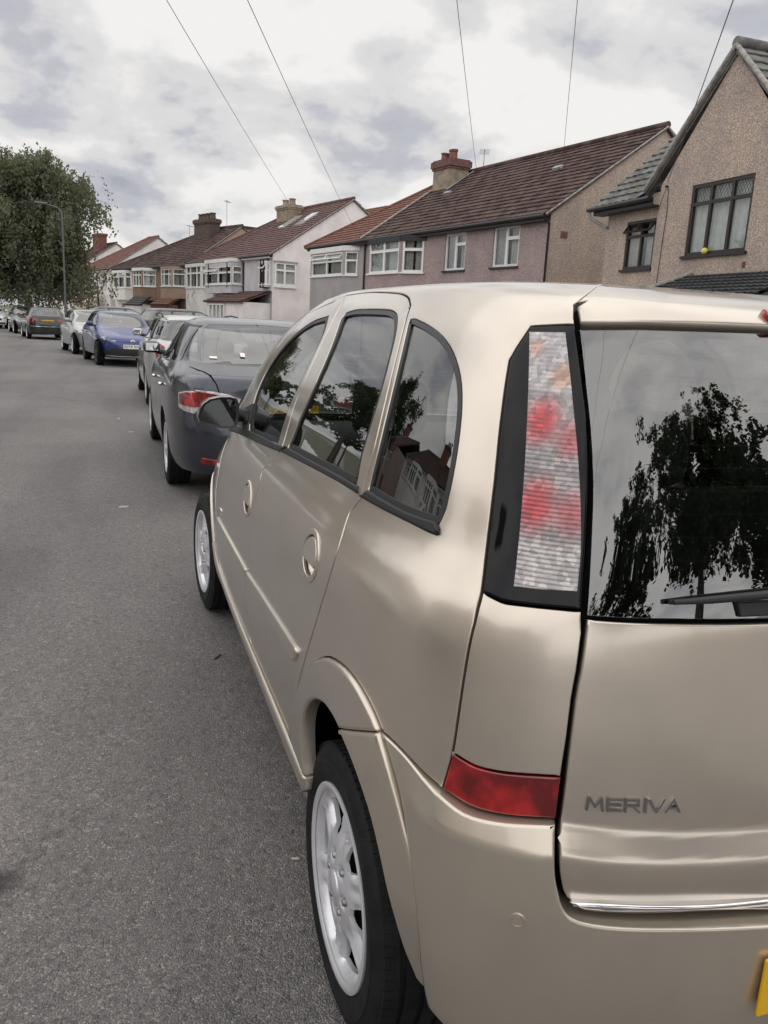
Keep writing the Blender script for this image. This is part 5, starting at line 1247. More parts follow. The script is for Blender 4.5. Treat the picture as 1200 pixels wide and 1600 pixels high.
    for y in (0, 2.63):
        for sx in (-1, 1):
            wm = MB(); pr = circle(y, .31, .395, -12, 192, 28); n_ = len(pr)
            for x in (.715*sx, .50*sx):
                for (a_, b_) in pr: wm.v.append((x, a_, b_))
            for i in range(n_-1): wm.f.append((i, i+1, n_+i+1, n_+i))
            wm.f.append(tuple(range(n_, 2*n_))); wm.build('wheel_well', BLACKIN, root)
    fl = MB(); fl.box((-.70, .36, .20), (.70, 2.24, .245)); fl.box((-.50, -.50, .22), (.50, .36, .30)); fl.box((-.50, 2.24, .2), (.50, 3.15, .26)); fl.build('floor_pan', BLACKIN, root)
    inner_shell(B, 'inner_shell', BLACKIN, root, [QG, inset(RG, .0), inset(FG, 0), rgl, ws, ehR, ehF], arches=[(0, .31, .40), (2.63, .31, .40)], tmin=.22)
    add_seats(root, 1.30, .42, .32, .92)
    db = MB().add(*rbox((-.68, 1.78, .62), (.68, 2.25, 1.04), .07)); db.build('dashboard', PLASTIC_GREY, root, auto=rad(50))
    sw = MB().tube([(.36+.18*math.cos(t), 1.66+.06*math.sin(t), .95+.17*math.sin(t)) for t in np.linspace(0, 2*math.pi, 25)], .014, 8, False); sw.build('steering_wheel', TRIMBLK, root, auto=rad(60))
    pt = MB().add(*rbox((-.62, -.32, .33), (.62, -.02, .60), .05)); pt.build('boot_trim', PLASTIC_GREY, root, auto=rad(50))
    # door mirrors
    outl = [(313,640),(318,631),(328,624),(345,620.5),(360,620.5),(370,623),(373.5,632),(373,655),(370,666),(362,670),(345,669),(322,664),(312,659),(309.5,650)]
    pts = np.array([at(u, v, 1, 1.40) for u, v in outl]); cen = pts.mean(0)
    for sx in (1, -1):
        S_ = np.array([sx, 1, 1]); mb = MB(); rings = [(1.0, 0.), (1.03, .02), (1.0, .06), (.86, .10), (.55, .135), (.12, .15)]
        n_ = len(pts); rr = []
        dn = dense([p for p in pts], .012); n_ = len(dn)
        for sc, dy in rings:
            rr += [tuple(((p-cen)*sc+cen+[0, dy, 0])*S_) for p in dn]
        fs = []
        for i in range(len(rings)-1):
            for k in range(n_):
                k2 = (k+1) % n_; fs.append((i*n_+k, i*n_+k2, (i+1)*n_+k2, (i+1)*n_+k))
        fs.append(tuple((len(rings)-1)*n_+k for k in range(n_)))
        mb.add(rr, fs)
        # stalk to the window corner
        ho = mb.build('door_mirror', paint('black mirror shell', (.012, .012, .013), .1, .3), fdoors[0 if sx == 1 else 1], auto=rad(60))
        MB().tube([(cen+[.035, .07, -.012])*S_, (cen+[.10, .08, -.018])*S_, np.array([-.765, 1.47, 1.115])*S_], [.030, .026, .034], 10).build('mirror_arm', TRIMBLK, ho, auto=rad(50))
        gl = MB(); ring2 = [tuple(((p-cen)*.86+cen+[0, .004, 0])*S_) for p in dn]; ring1 = [tuple(((p-cen)*1.0+cen)*S_) for p in dn]
        gl.add(ring2, [tuple(range(n_))]); gl.build('mirror_glass', pmat('dim mirror glass', (.07, .075, .08), .02, 1), ho)
        gb = MB().add(ring1+ring2, [(k, (k+1) % n_, n_+(k+1) % n_, n_+k) for k in range(n_)]); gb.build('mirror_bezel', TRIMBLK, ho)
    # small plastic sail filling the front corner of the door window
    sail = B.side([(1.40, 1.105), (1.46, 1.19), (1.60, 1.16), (1.78, 1.10), (1.72, 1.085)])
    o_ = skin(B, 'mirror_sail', sail, TRIMBLK, root, off=.006, gap=0, bev=.003, depth=.01, both=True, res=.03)
    for k in (0, 1): o_[k].parent = fdoors[k]
    return root
# ------------------------------------------------------------ the other cars
ROWS = {
 'saloon': (.90, [(.18,.72,-.85,3.45),(.22,.83,-.97,3.58),(.32,.875,-1.02,3.64),(.45,.893,-1.035,3.66),(.55,.900,-1.038,3.655),(.62,.904,-1.030,3.64),(.70,.905,-1.008,3.60),(.80,.903,-.995,3.50),(.90,.895,-.985,3.20),(.97,.880,-.965,2.90),(1.02,.856,-.92,2.62),(1.045,.832,-.80,2.46),(1.065,.805,-.58,2.38),(1.10,.772,-.42,2.30),(1.2,.725,-.20,2.08),(1.3,.672,.03,1.83),(1.38,.622,.24,1.60),(1.43,.578,.42,1.42),(1.46,.51,.60,1.24),(1.475,.37,.74,1.08),(1.48,.15,.84,.97),(1.481,.004,.89,.91)]),
 'estate': (.75, [(.18,.70,-.72,3.30),(.22,.81,-.85,3.42),(.32,.855,-.89,3.48),(.45,.873,-.90,3.50),(.60,.882,-.90,3.49),(.70,.885,-.885,3.46),(.80,.883,-.875,3.35),(.90,.875,-.865,3.02),(.97,.860,-.85,2.74),(1.02,.838,-.835,2.5),(1.06,.805,-.82,2.36),(1.10,.77,-.80,2.28),(1.2,.73,-.745,2.06),(1.3,.685,-.68,1.82),(1.38,.64,-.615,1.60),(1.43,.60,-.555,1.43),(1.455,.55,-.47,1.28),(1.472,.40,-.2,1.1),(1.479,.16,.4,.9),(1.48,.004,.74,.76)]),
 'hatch': (.75, [(.16,.70,-.55,3.25),(.20,.82,-.68,3.36),(.30,.87,-.73,3.42),(.45,.89,-.745,3.44),(.60,.897,-.745,3.43),(.70,.898,-.735,3.38),(.78,.895,-.72,3.25),(.86,.888,-.705,3.02),(.94,.872,-.685,2.76),(1.00,.848,-.665,2.52),(1.04,.815,-.645,2.38),(1.08,.78,-.62,2.28),(1.2,.73,-.53,2.02),(1.3,.68,-.44,1.78),(1.38,.63,-.36,1.55),(1.43,.59,-.27,1.38),(1.455,.53,-.15,1.22),(1.472,.38,.1,1.05),(1.479,.16,.5,.9),(1.48,.004,.74,.76)]),
 'suv': (.80, [(.22,.74,-.66,3.30),(.27,.86,-.80,3.42),(.40,.905,-.86,3.48),(.55,.925,-.88,3.50),(.75,.932,-.88,3.49),(.90,.93,-.86,3.43),(1.0,.922,-.845,3.25),(1.06,.91,-.83,2.95),(1.12,.89,-.81,2.66),(1.17,.86,-.79,2.48),(1.22,.82,-.765,2.36),(1.32,.775,-.69,2.16),(1.44,.72,-.60,1.90),(1.54,.665,-.52,1.66),(1.60,.615,-.44,1.48),(1.635,.55,-.34,1.32),(1.655,.40,-.05,1.12),(1.664,.16,.5,.95),(1.665,.004,.79,.81)])}
SPEC = {   # belt z, glass top z, B pillar y, A pillar top and base y, rear door glass top and bottom y, quarter glass (top y, bottom y) or None
 'saloon': dict(wb=2.70, zb=1.055, zt=1.405, yB=.92, At=1.30, Ab=2.02, Dt=.38, Db=.02, Q=(.30, -.30), R=.325, rim=.222, half=.775, arch=.365),
 'estate': dict(wb=2.62, zb=1.055, zt=1.400, yB=.95, At=1.32, Ab=1.95, Dt=.16, Db=.10, Q=(-.45, -.62), R=.315, rim=.215, half=.755, arch=.36),
 'hatch': dict(wb=2.62, zb=1.03, zt=1.395, yB=.92, At=1.28, Ab=1.95, Dt=.12, Db=.06, Q=(-.10, -.34), R=.325, rim=.228, half=.77, arch=.365),
 'suv': dict(wb=2.66, zb=1.205, zt=1.575, yB=.95, At=1.34, Ab=2.05, Dt=.10, Db=.02, Q=(-.36, -.58), R=.36, rim=.235, half=.79, arch=.41)}
BODIES = {}
def get_body(kind):
    if kind not in BODIES:
        ym, rows = ROWS[kind]; top = rows[-1][0]; out_ = []
        for z, w, yr, yf in rows:
            g = np.clip((z-.9)/(top-.9), 0, 1); e = 1 if w > .3 else .55
            out_.append((z, w, yr, yf, (3.8+.4*g)*e, (6.0-1.2*g)*e, (2.9+.4*g)*e, (4.2+1.6*g)*e))
        BODIES[kind] = Body(out_, ym, 120, 80)
    return BODIES[kind]
def pts_of(B, L):
    r = []
    for k, a, b in L: r += {'s': B.side, 'r': B.rear, 'f': B.front, 't': B.top}[k]([(a, b)])
    return r
def make_car(kind, name, label, cat, loc, rz, base, lamps=(), dark=False, face=None, group=None, spokes=5, style='five', extra=None, metal=.5, glass=None, simple=False):
    B = get_body(kind); s = SPEC[kind]; root = thing(name, label, cat, (loc[0], loc[1], 0), rz, group)
    PA = paint('paint '+name+str(base), base, metal, .35); zb, zt, yB = s['zb'], s['zt'], s['yB']; wb = s['wb']; GL = glass or GLASS_DK
    FG = B.side(smooth_path([(yB+.05, zb), (yB+.055, zb+.2), (yB+.075, zt)], 2)+smooth_path([(s['At']-.05, zt), (s['At']+.12, zt-.055), ((s['At']+s['Ab'])/2+.08, (zt+zb)/2+.03), (s['Ab']-.10, zb+.05), (s['Ab']-.08, zb)], 3))
    RG = B.side(smooth_path([(yB-.05, zb), (yB-.045, zb+.2), (yB-.025, zt)], 2)+[(s['Dt'], zt-.005), (s['Db'], zb+.02)])
    Qg = None
    if s['Q']: Qg = B.side([(s['Dt']-.07, zt-.01), (s['Q'][0], zt-.04), (s['Q'][1], zb+.07), (s['Q'][1]+.02, zb+.03), (s['Db']-.07, zb+.02)]) if kind != 'saloon' else B.side([(s['Dt']-.06, zt-.035), (s['Db']-.14, zb+.13), (s['Q'][1]+.14, zb+.05), (s['Db']-.05, zb+.045)])
    zs = .30 if kind != 'suv' else .40
    ar = s['arch']
    fdoor = B.side([(yB, zs), (yB, zb-.02), (yB+.012, zb+.1), (yB+.03, zt+.03), (s['At'], zt+.025), (s['At']+.16, zt-.025), ((s['At']+s['Ab'])/2+.13, (zt+zb)/2+.05), (s['Ab'], zb+.03), (s['Ab']+.02, zb-.05), (s['Ab']+.02, .6), (s['Ab']-.02, .42), (s['Ab']-.06, zs)])
    rb = B.side(smooth_path([(yB-.008, zs), (yB-.008, zb-.02), (yB+.004, zb+.1), (yB+.022, zt+.03)], 1)+[(s['Dt']-.03, zt+.025), (s['Db']-.045, zb-.0), (s['Db']-.05, .85), (.06, ar+.40), (.24, ar+.28), (ar+.04, .42), (ar+.055, zs)])
    # body with arch bites
    t0 = tz(B, zs-.06); bot = [np.array([B.Lr, t0])]
    ra = B.side(circle(0, s['R']+.005, ar, 188, -8, 24)); fa = B.side(circle(wb, s['R']+.005, ar, 188, -8, 24))
    lowz = zs-.055
    bot += [np.array([x, t0]) for x in np.linspace(B.Lr-.1, ra[0][0]+.01, 5)]+[p for p in ra if p[1] > t0]+[p for p in fa if p[1] > t0]+[np.array([x, t0]) for x in np.linspace(fa[-1][0]-.01, -B.Lf+.1, 5)]
    rwz = {'saloon': (1.085, 1.41, .60, .50), 'estate': (1.06, 1.385, .66, .55), 'hatch': (1.06, 1.375, .64, .52), 'suv': (1.21, 1.545, .68, .56)}[kind]
    RW = B.rear([(.001, rwz[0]), (rwz[2]*.6, rwz[0]+.003), (rwz[2], rwz[0]+.02), ((rwz[2]+rwz[3])/2+.01, (rwz[0]+rwz[1])/2), (rwz[3], rwz[1]-.03), (rwz[3]*.9, rwz[1]), (.001, rwz[1]+.015)])
    wsl = [(s['At']+.02, zt+.0), ((s['At']+s['Ab'])/2+.14, (zt+zb)/2+.05), (s['Ab']+.06, zb+.03)]
    wl = B.side(wsl); wl = [p-np.array([.05, 0]) for p in wl]
    WS = [np.array([-B.Lf, wl[0][1]+.02]), np.array([wl[0][0]-.10, wl[0][1]+.012])]+wl+[np.array([wl[-1][0]-.1, wl[-1][1]-.02]), np.array([-B.Lf, wl[-1][1]-.02])]
    outline = bot+[np.array([-B.Lf, t0])]+WS[::-1]+[np.array([-B.Lf, B.T-.003]), np.array([B.Lr, B.T-.003])]+RW[::-1]
    body_holes = [fdoor, rb]+([Qg] if Qg else [])
    body = skin(B, 'body', outline, PA, root, holes=body_holes, centre=True, res=.07, bstep=.03, gap=.001, bev=.003, depth=.03)[0]
    def pair(n_, poly, mt, par=None, **kw):
        obs = skin(B, n_, poly, mt, root, both=True, **kw)
        if par is not None:
            for k_ in (0, 1): obs[k_].parent = par[k_] if isinstance(par, (list, tuple)) else par
        return obs
    kw = dict(res=.08, bstep=.035, gap=.003, bev=.002, depth=.02)
    fd = pair('front_door', fdoor, PA, holes=[FG], **kw); rd = pair('rear_door', rb, PA, holes=[RG], **kw)
    gk = dict(res=.09, bstep=.05, off=-.006, gap=-.002, bev=0, depth=.003)
    pair('window', FG, GL, fd, **gk); pair('window', RG, GL, rd, **gk)
    if Qg: pair('quarter_window', Qg, GL, body, **gk)
    sk = dict(res=.09, bstep=.03, off=.0005, gap=-.002, bev=.001, depth=.006)
    pair('window_seal', FG, TRIMBLK, fd, holes=[inset(FG, .018)], **sk); pair('window_seal', RG, TRIMBLK, rd, holes=[inset(RG, .018)], **sk)
    DKG = pmat('dark car screen', (.02, .022, .024), .04, coat=1)
    skin(B, 'windscreen', WS, SCREEN, root, centre=True, off=-.002, gap=-.002, bev=.001, depth=.01, res=.08, bstep=.04)
    skin(B, 'rear_window', RW, SCREEN, root, centre=True, off=-.002, gap=-.002, bev=.001, depth=.01, res=.08, bstep=.04)
    # handles
    for y, par in ((yB+.14, fd), (s['Db']+.02 if kind != 'saloon' else .10, rd)):
        q = B.side([(y, zb-.17)])[0]; c = B.P([q])[0]; n = B.Nm([q])[0]
        for k_, sx in ((0, 1), (1, -1)):
            V, F = rbox((-.015, -.10, -.014), (.02, .10, .014), .010, 2); V = [((c[0]+n[0]*.018-a)*sx if sx > 0 else -(c[0]+n[0]*.018-a), c[1]+b, c[2]+d) for a, b, d in V]
            MB().add(V, F).build('door_handle', PA if not dark else CHROME, par[k_], auto=rad(50))
    # lamps, grilles, trims given as point lists
    for (n_, L, mt, how) in lamps:
        poly = pts_of(B, L)
        if len(poly) < 3: continue
        if how == 'c': skin(B, n_, poly, mt, root, centre=True, off=.006, gap=0, bev=.004, depth=.014, res=.05, bstep=.03)
        elif how == 'q': pair(n_, poly, mt, off=.010, gap=0, bev=.003, depth=.010, res=.04, bstep=.03)
        else: pair(n_, poly, mt, off=.006, gap=0, bev=.005, depth=.014, res=.04, bstep=.03)
    for x, y in ((-s['half'], 0), (s['half'], 0), (-s['half'], wb), (s['half'], wb)):
        add_wheel(root, kind+style, x, y, s['R'], s['rim'], .205, spokes, style, face, spin=random.uniform(0, 1))
    for y in (0, wb):
        for sx in (-1, 1):
            wm = MB(); pr = circle(y, s['R']+.005, ar+.03, -10, 190, 20); n_ = len(pr)
            for x in ((s['half']+.06)*sx, (s['half']-.26)*sx):
                for a, b in pr: wm.v.append((x, a, b))
            for i in range(n_-1): wm.f.append((i, i+1, n_+i+1, n_+i))
            wm.f.append(tuple(range(n_, 2*n_))); wm.build('wheel_well', BLACKIN, root)
    fl = MB(); fl.box((-.72, ar+.02, zs-.08), (.72, wb-ar-.02, zs-.03)); fl.build('floor_pan', BLACKIN, root)
    MB().box((-.5, -.6 if kind != 'saloon' else -.85, zs-.06), (.5, ar, zs+.02)).build('underbody', BLACKIN, root)
    if not simple:
        add_seats(root, 1.20, .30 if kind != 'saloon' else .36, .30 if kind != 'suv' else .46, .88)
        MB().add(*rbox((-.66, 1.72, .6), (.66, 2.15, zb-.03), .06)).build('dashboard', PLASTIC_GREY, root, auto=rad(50))
    # door mirrors
    q = B.side([(s['Ab']-.16, zb+.02)])[0]; c = B.P([q])[0]
    for sx, k_ in ((1, 0), (-1, 1)):
        V, F = rbox((-.225, 0, -.01), (-.045, .12, .115), .048, 4)
        V = [((c[0]+a)*sx, c[1]+b-.02-.15*(abs(a)-.04)*0, c[2]+d) for a, b, d in V]
        mo = MB().add(V, F).build('door_mirror', PA, fd[k_], auto=rad(60))
        V, F = rbox((-.20, -.006, .012), (-.068, .004, .095), .004, 1); V = [((c[0]+a)*sx, c[1]+b-.018, c[2]+d) for a, b, d in V]
        MB().add(V, F).build('mirror_glass', pmat('mirror glass', (.5, .52, .55), .02, 1), mo)
        MB().tube([((c[0]-.09)*sx, c[1]+.06, c[2]+.01), ((c[0]+.04)*sx, c[1]+.07, c[2]-.01)], .028, 8).build('mirror_arm', TRIMBLK, mo)
    if extra: extra(B, root, body)
    return root
SCREEN = glass_mat('car screen', (.55, .58, .57), 1, 0, 2.3)
def plate(root, y, z, txt, white, tilt=0., back=False):
    """number plate facing -Y (rear) or +Y (front)"""
    o = MB().add(*rbox((-.26, -.006, -.055), (.26, .006, .055), .004, 2)).build('number_plate', WHITEPLATE if white else YELLOW, root)
    o.location = (0, y, z); o.rotation_euler = (0, 0, math.pi if white else 0)
    if txt:
        V, F = text_mesh(txt, .105, 0, .0008, 1.05, .001); V -= (V.max(0)+V.min(0))/2; V[:, 0] *= .47/(V[:, 0].max()-V[:, 0].min()); V[:, 1] *= .078/(V[:, 1].max()-V[:, 1].min())
        t = MB().add([(a, -.0075-c*.5, b) for a, b, c in V], F).build('plate_lettering', INK, o)
    return o
def seam(B, root, L, name='panel_seam', r=.004):
    qs_ = np.array(dense(pts_of(B, L), .04, False)); P_ = B.P(qs_)+B.Nm(qs_)*.001; MB().tube(P_, r, 5, False).build(name, BLACKIN, root)
    MB().tube(P_*[-1, 1, 1], r, 5, False).build(name, BLACKIN, root)
def car_from_contact(kind, contact, rz, left=True, front=False):
    """root position so that the outer edge of one tyre touches the ground at the given point"""
    s = SPEC[kind]; lx = (-1 if left else 1)*(s['half']+.10); ly = s['wb'] if front else 0
    c, s_ = math.cos(rz), math.sin(rz); return (contact[0]-(c*lx-s_*ly), contact[1]-(s_*lx+c*ly))
def build_cars():
    PT = lambda L, k: [(k, a, b) for a, b in L]
    # dark blue saloon
    def ex(B, root, body):
        seam(B, body, PT([(.70, -.38), (.665, -.52), (.615, -.68), (.575, -.82)], 't')+PT([(.545, .97), (.53, .92), (.515, .86), (.51, .78), (.48, .71), (.40, .69), (.01, .685)], 'r'), 'boot_seam', .005)
        MB().add(*rbox((-.11, -1.03, .86), (.11, -.985, .885), .008, 2)).build('boot_handle', CHROME, root)
        plate(root, -1.035, .77, None, False)
        sticker = B.rear([(-.22, 1.15), (-.26, 1.15), (-.26, 1.18), (-.22, 1.18)]); skin(B, 'window_sticker', sticker, WHITEPLATE, root, off=.009, gap=0, bev=.0, depth=.003, res=.05)
        sticker = B.rear([(-.46, 1.13), (-.52, 1.13), (-.52, 1.145), (-.46, 1.145)]); skin(B, 'window_sticker', sticker, WHITEPLATE, root, off=.009, gap=0, bev=.0, depth=.003, res=.05)
    lm = [('tail_lamp', PT([(-.66, .875), (-.74, .895), (-.84, .905)], 's')+PT([(.70, .915), (.56, .91), (.46, .895), (.36, .86), (.38, .82), (.50, .79), (.68, .745)], 'r')+PT([(-.85, .725), (-.76, .735), (-.68, .76)], 's'), CLEARLENS, 'p'),
          ('brake_lens', PT([(-.68, .866), (-.76, .886), (-.85, .896)], 's')+PT([(.70, .905), (.56, .892), (.47, .88), (.39, .853), (.41, .825), (.52, .800), (.68, .780)], 'r')+PT([(-.84, .775), (-.76, .78), (-.70, .79)], 's'), REDLENS, 'q'),
          ('rear_reflector', PT([(.66, .33), (.52, .325), (.52, .37), (.66, .385)], 'r'), REDLENS, 'p'),
          ('lower_valance', PT([(.001, .30), (.60, .30), (.60, .27), (.001, .26)], 'r'), TRIMBLK, 'c'),
          ('headlamp', PT([(.40, .70), (.62, .72), (.74, .80), (.72, .66), (.45, .63)], 'f'), HEADLAMP, 'p')]
    make_car('saloon', 'dark_saloon', 'dark slate blue saloon parked ahead of the beige car, red and clear tail lamps', 'car', (.10, 5.90), 0, (.032, .037, .055), lm, dark=True, extra=ex, metal=.55, glass=GLASS, spokes=10, style='ten')
    # silver estate
    def ex(B, root, body):
        for sx in (-1, 1): MB().tube([(sx*.60, -.45, 1.43), (sx*.60, -.35, 1.475), (sx*.59, .3, 1.495), (sx*.585, 1.1, 1.47), (sx*.585, 1.25, 1.43)], .014, 6).build('roof_rail', TRIMBLK, root, auto=rad(50))
        plate(root, -.905, .70, None, False)
    lm = [('tail_lamp', PT([(.66, 1.02), (.60, .98), (.62, .78), (.72, .76)], 'r')+PT([(-.72, .78), (-.66, .92), (-.68, 1.03)], 's'), REDLENS, 'p'), ('headlamp', PT([(.45, .68), (.62, .72), (.72, .80), (.7, .66), (.5, .62)], 'f'), HEADLAMP, 'p')]
    make_car('estate', 'silver_estate', 'silver estate car with black roof rails between dark saloon and blue hatchback', 'car', (.20, 12.5), rad(.6), (.50, .50, .49), lm, extra=ex, metal=.7, glass=GLASS)
    # blue hatchback facing the camera
    def ex(B, root, body):
        plate(root, 3.445, .545, 'EJ74 SXY', True)
        p = B.P(B.front([(.001, .69)]))[0]; o = MB().lathe([(-.012, 0), (-.012, .060), (-.004, .068), (.02, .068)], 28).build('bonnet_badge', pmat('white badge', (.75, .76, .78), .3), root, auto=rad(40)); o.location = (0, p[1], .665); o.rotation_euler = (0, 0, -math.pi/2)
        V, F = text_mesh('W', .075, 0, .001, 1, .001); V -= (V.max(0)+V.min(0))/2; MB().add([(-.014-c, -a, b-.012) for a, b, c in V], F).build('badge_mark', pmat('badge blue', (.03, .05, .22), .4), o)
        V, F = text_mesh('V', .055, 0, .001, 1, .001); V -= (V.max(0)+V.min(0))/2; MB().add([(-.014-c, -a, b+.032) for a, b, c in V], F).build('badge_mark', pmat('badge blue', (.03, .05, .22), .4), o)
    lm = [('headlamp', PT([(.42, .695), (.60, .715), (.74, .76)], 'f')+PT([(3.0, .80), (2.98, .77)], 's')+PT([(.72, .69), (.55, .665), (.44, .67)], 'f'), HEADLAMP, 'p'),
          ('grille', PT([(.001, .680), (.43, .69), (.43, .672), (.001, .655)], 'f'), GLOSSBLK, 'c'), ('lower_intake', PT([(.001, .50), (.45, .50), (.62, .46), (.74, .36), (.66, .24), (.001, .235)], 'f'), TRIMBLK, 'c'),
          ('splitter', PT([(.001, .285), (.70, .295), (.70, .28), (.001, .268)], 'f'), CHROME, 'c'), ('tail_lamp', PT([(.45, .98), (.7, .98), (.74, .84), (.45, .84)], 'r'), REDLENS, 'p')]
    th = rad(188.1); make_car('hatch', 'blue_hatchback', 'bright blue hatchback facing the camera with white number plate', 'car', car_from_contact('hatch', (-1.54, 22.40), th, False, True), th, (.014, .034, .17), lm, extra=ex, metal=.45, spokes=10, style='ten', face=pmat('dark wheel', (.06, .06, .065), .35, .7))
    # silver-green car behind it, facing the camera
    lm = [('headlamp', PT([(.45, .68), (.62, .72), (.74, .80), (.72, .68), (.5, .63)], 'f'), HEADLAMP, 'p'), ('grille', PT([(.001, .66), (.36, .66), (.40, .54), (.001, .52)], 'f'), TRIMBLK, 'c'), ('tail_lamp', PT([(.45, .98), (.7, .98), (.74, .84), (.45, .84)], 'r'), REDLENS, 'p')]
    th = rad(189.5); make_car('hatch', 'silver_hatchback', 'silver grey hatchback parked behind the blue one with pale wheels', 'car', car_from_contact('hatch', (-2.34, 27.75), th, False, True), th, (.36, .38, .37), lm, metal=.6)
    # black hatchback seen from behind
    def ex(B, root, body):
        plate(root, -.70, .84, 'KX12 OPC' if False else None, False)
        MB().add(*rbox((-.30, -.585, 1.045), (-.02, -.545, 1.075), .01, 2)).build('rear_wiper', TRIMBLK, root)
    lm = [('tail_lamp', PT([(.42, .93), (.62, .96), (.74, .97)], 'r')+PT([(-.42, .96), (-.40, .88)], 's')+PT([(.76, .80), (.60, .78), (.42, .84)], 'r'), REDLENS, 'p'), ('bumper_trim', PT([(.001, .60), (.74, .61), (.74, .58), (.001, .57)], 'r'), CHROME, 'c'), ('headlamp', PT([(.45, .68), (.62, .72), (.74, .80), (.72, .68), (.5, .63)], 'f'), HEADLAMP, 'p')]
    th = rad(9.7); make_car('hatch', 'black_hatchback', 'black hatchback seen from behind with yellow number plate and red lamps', 'car', car_from_contact('hatch', (-4.76, 40.1), th, True, False), th, (.010, .012, .012), lm, extra=ex, metal=.3)
    lm = [('headlamp', PT([(.45, .68), (.62, .72), (.74, .80), (.72, .68), (.5, .63)], 'f'), HEADLAMP, 'p'), ('grille', PT([(.001, .66), (.36, .66), (.40, .54), (.001, .52)], 'f'), TRIMBLK, 'c'), ('lower_intake', PT([(.001, .40), (.6, .40), (.6, .30), (.001, .30)], 'f'), TRIMBLK, 'c')]
    th = rad(190.5); make_car('hatch', 'grey_hatchback', 'dark grey hatchback between the black hatchback and the white car', 'car', car_from_contact('hatch', (-6.02, 47.3), th, False, True), th, (.075, .08, .082), lm, metal=.5)
    th = rad(194); make_car('estate', 'white_car', 'white car facing the camera under the overhanging tree', 'car', (-8.6, 58.2), th, (.74, .74, .73), lm, metal=.0)
    # black four-by-fours on the drives
    lm = [('tail_lamp', PT([(.60, 1.16), (.74, 1.14)], 'r')+PT([(-.62, 1.12), (-.60, .98)], 's')+PT([(.80, .94), (.62, .98)], 'r'), REDLENS, 'p'), ('headlamp', PT([(.45, .88), (.62, .90), (.76, .98), (.74, .84), (.5, .80)], 'f'), HEADLAMP, 'p'), ('roof_trim', PT([(.001, 1.60), (.52, 1.585), (.5, 1.555), (.001, 1.56)], 'r'), GLOSSBLK, 'c')]
    def suv_at(corner, deg, **kw):
        th = rad(deg); c, s_ = math.cos(th), math.sin(th); lx, ly = .88, -.80
        return make_car('suv', loc=(corner[0]-(c*lx-s_*ly), corner[1]-(s_*lx+c*ly)), rz=th, lamps=lm, base=(.010, .010, .011), cat='car', metal=.3, **kw)
    suv_at((.42, 29.3), -62, name='black_suv', label='black four-by-four nosed into the drive behind the silver estate')
    suv_at((-1.75, 41.8), -62, name='black_suv', label='black four-by-four on the drive beyond the silver grey hatchback')
    # opposite kerb, mirrored in the side windows
    for y, kind, base, lb in ((7.5, 'suv', (.74, .74, .73), 'white four-by-four parked at the opposite kerb'), (1.2, 'hatch', (.05, .055, .07), 'dark hatchback parked at the opposite kerb')):
        make_car(kind, 'opposite_car', lb, 'car', (-6.6, y), rad(180), base, [('headlamp', PT([(.45, .88 if kind == 'suv' else .68), (.62, .9 if kind == 'suv' else .72), (.72, .84 if kind == 'suv' else .68), (.5, .8 if kind == 'suv' else .63)], 'f'), HEADLAMP, 'p')], metal=.0)
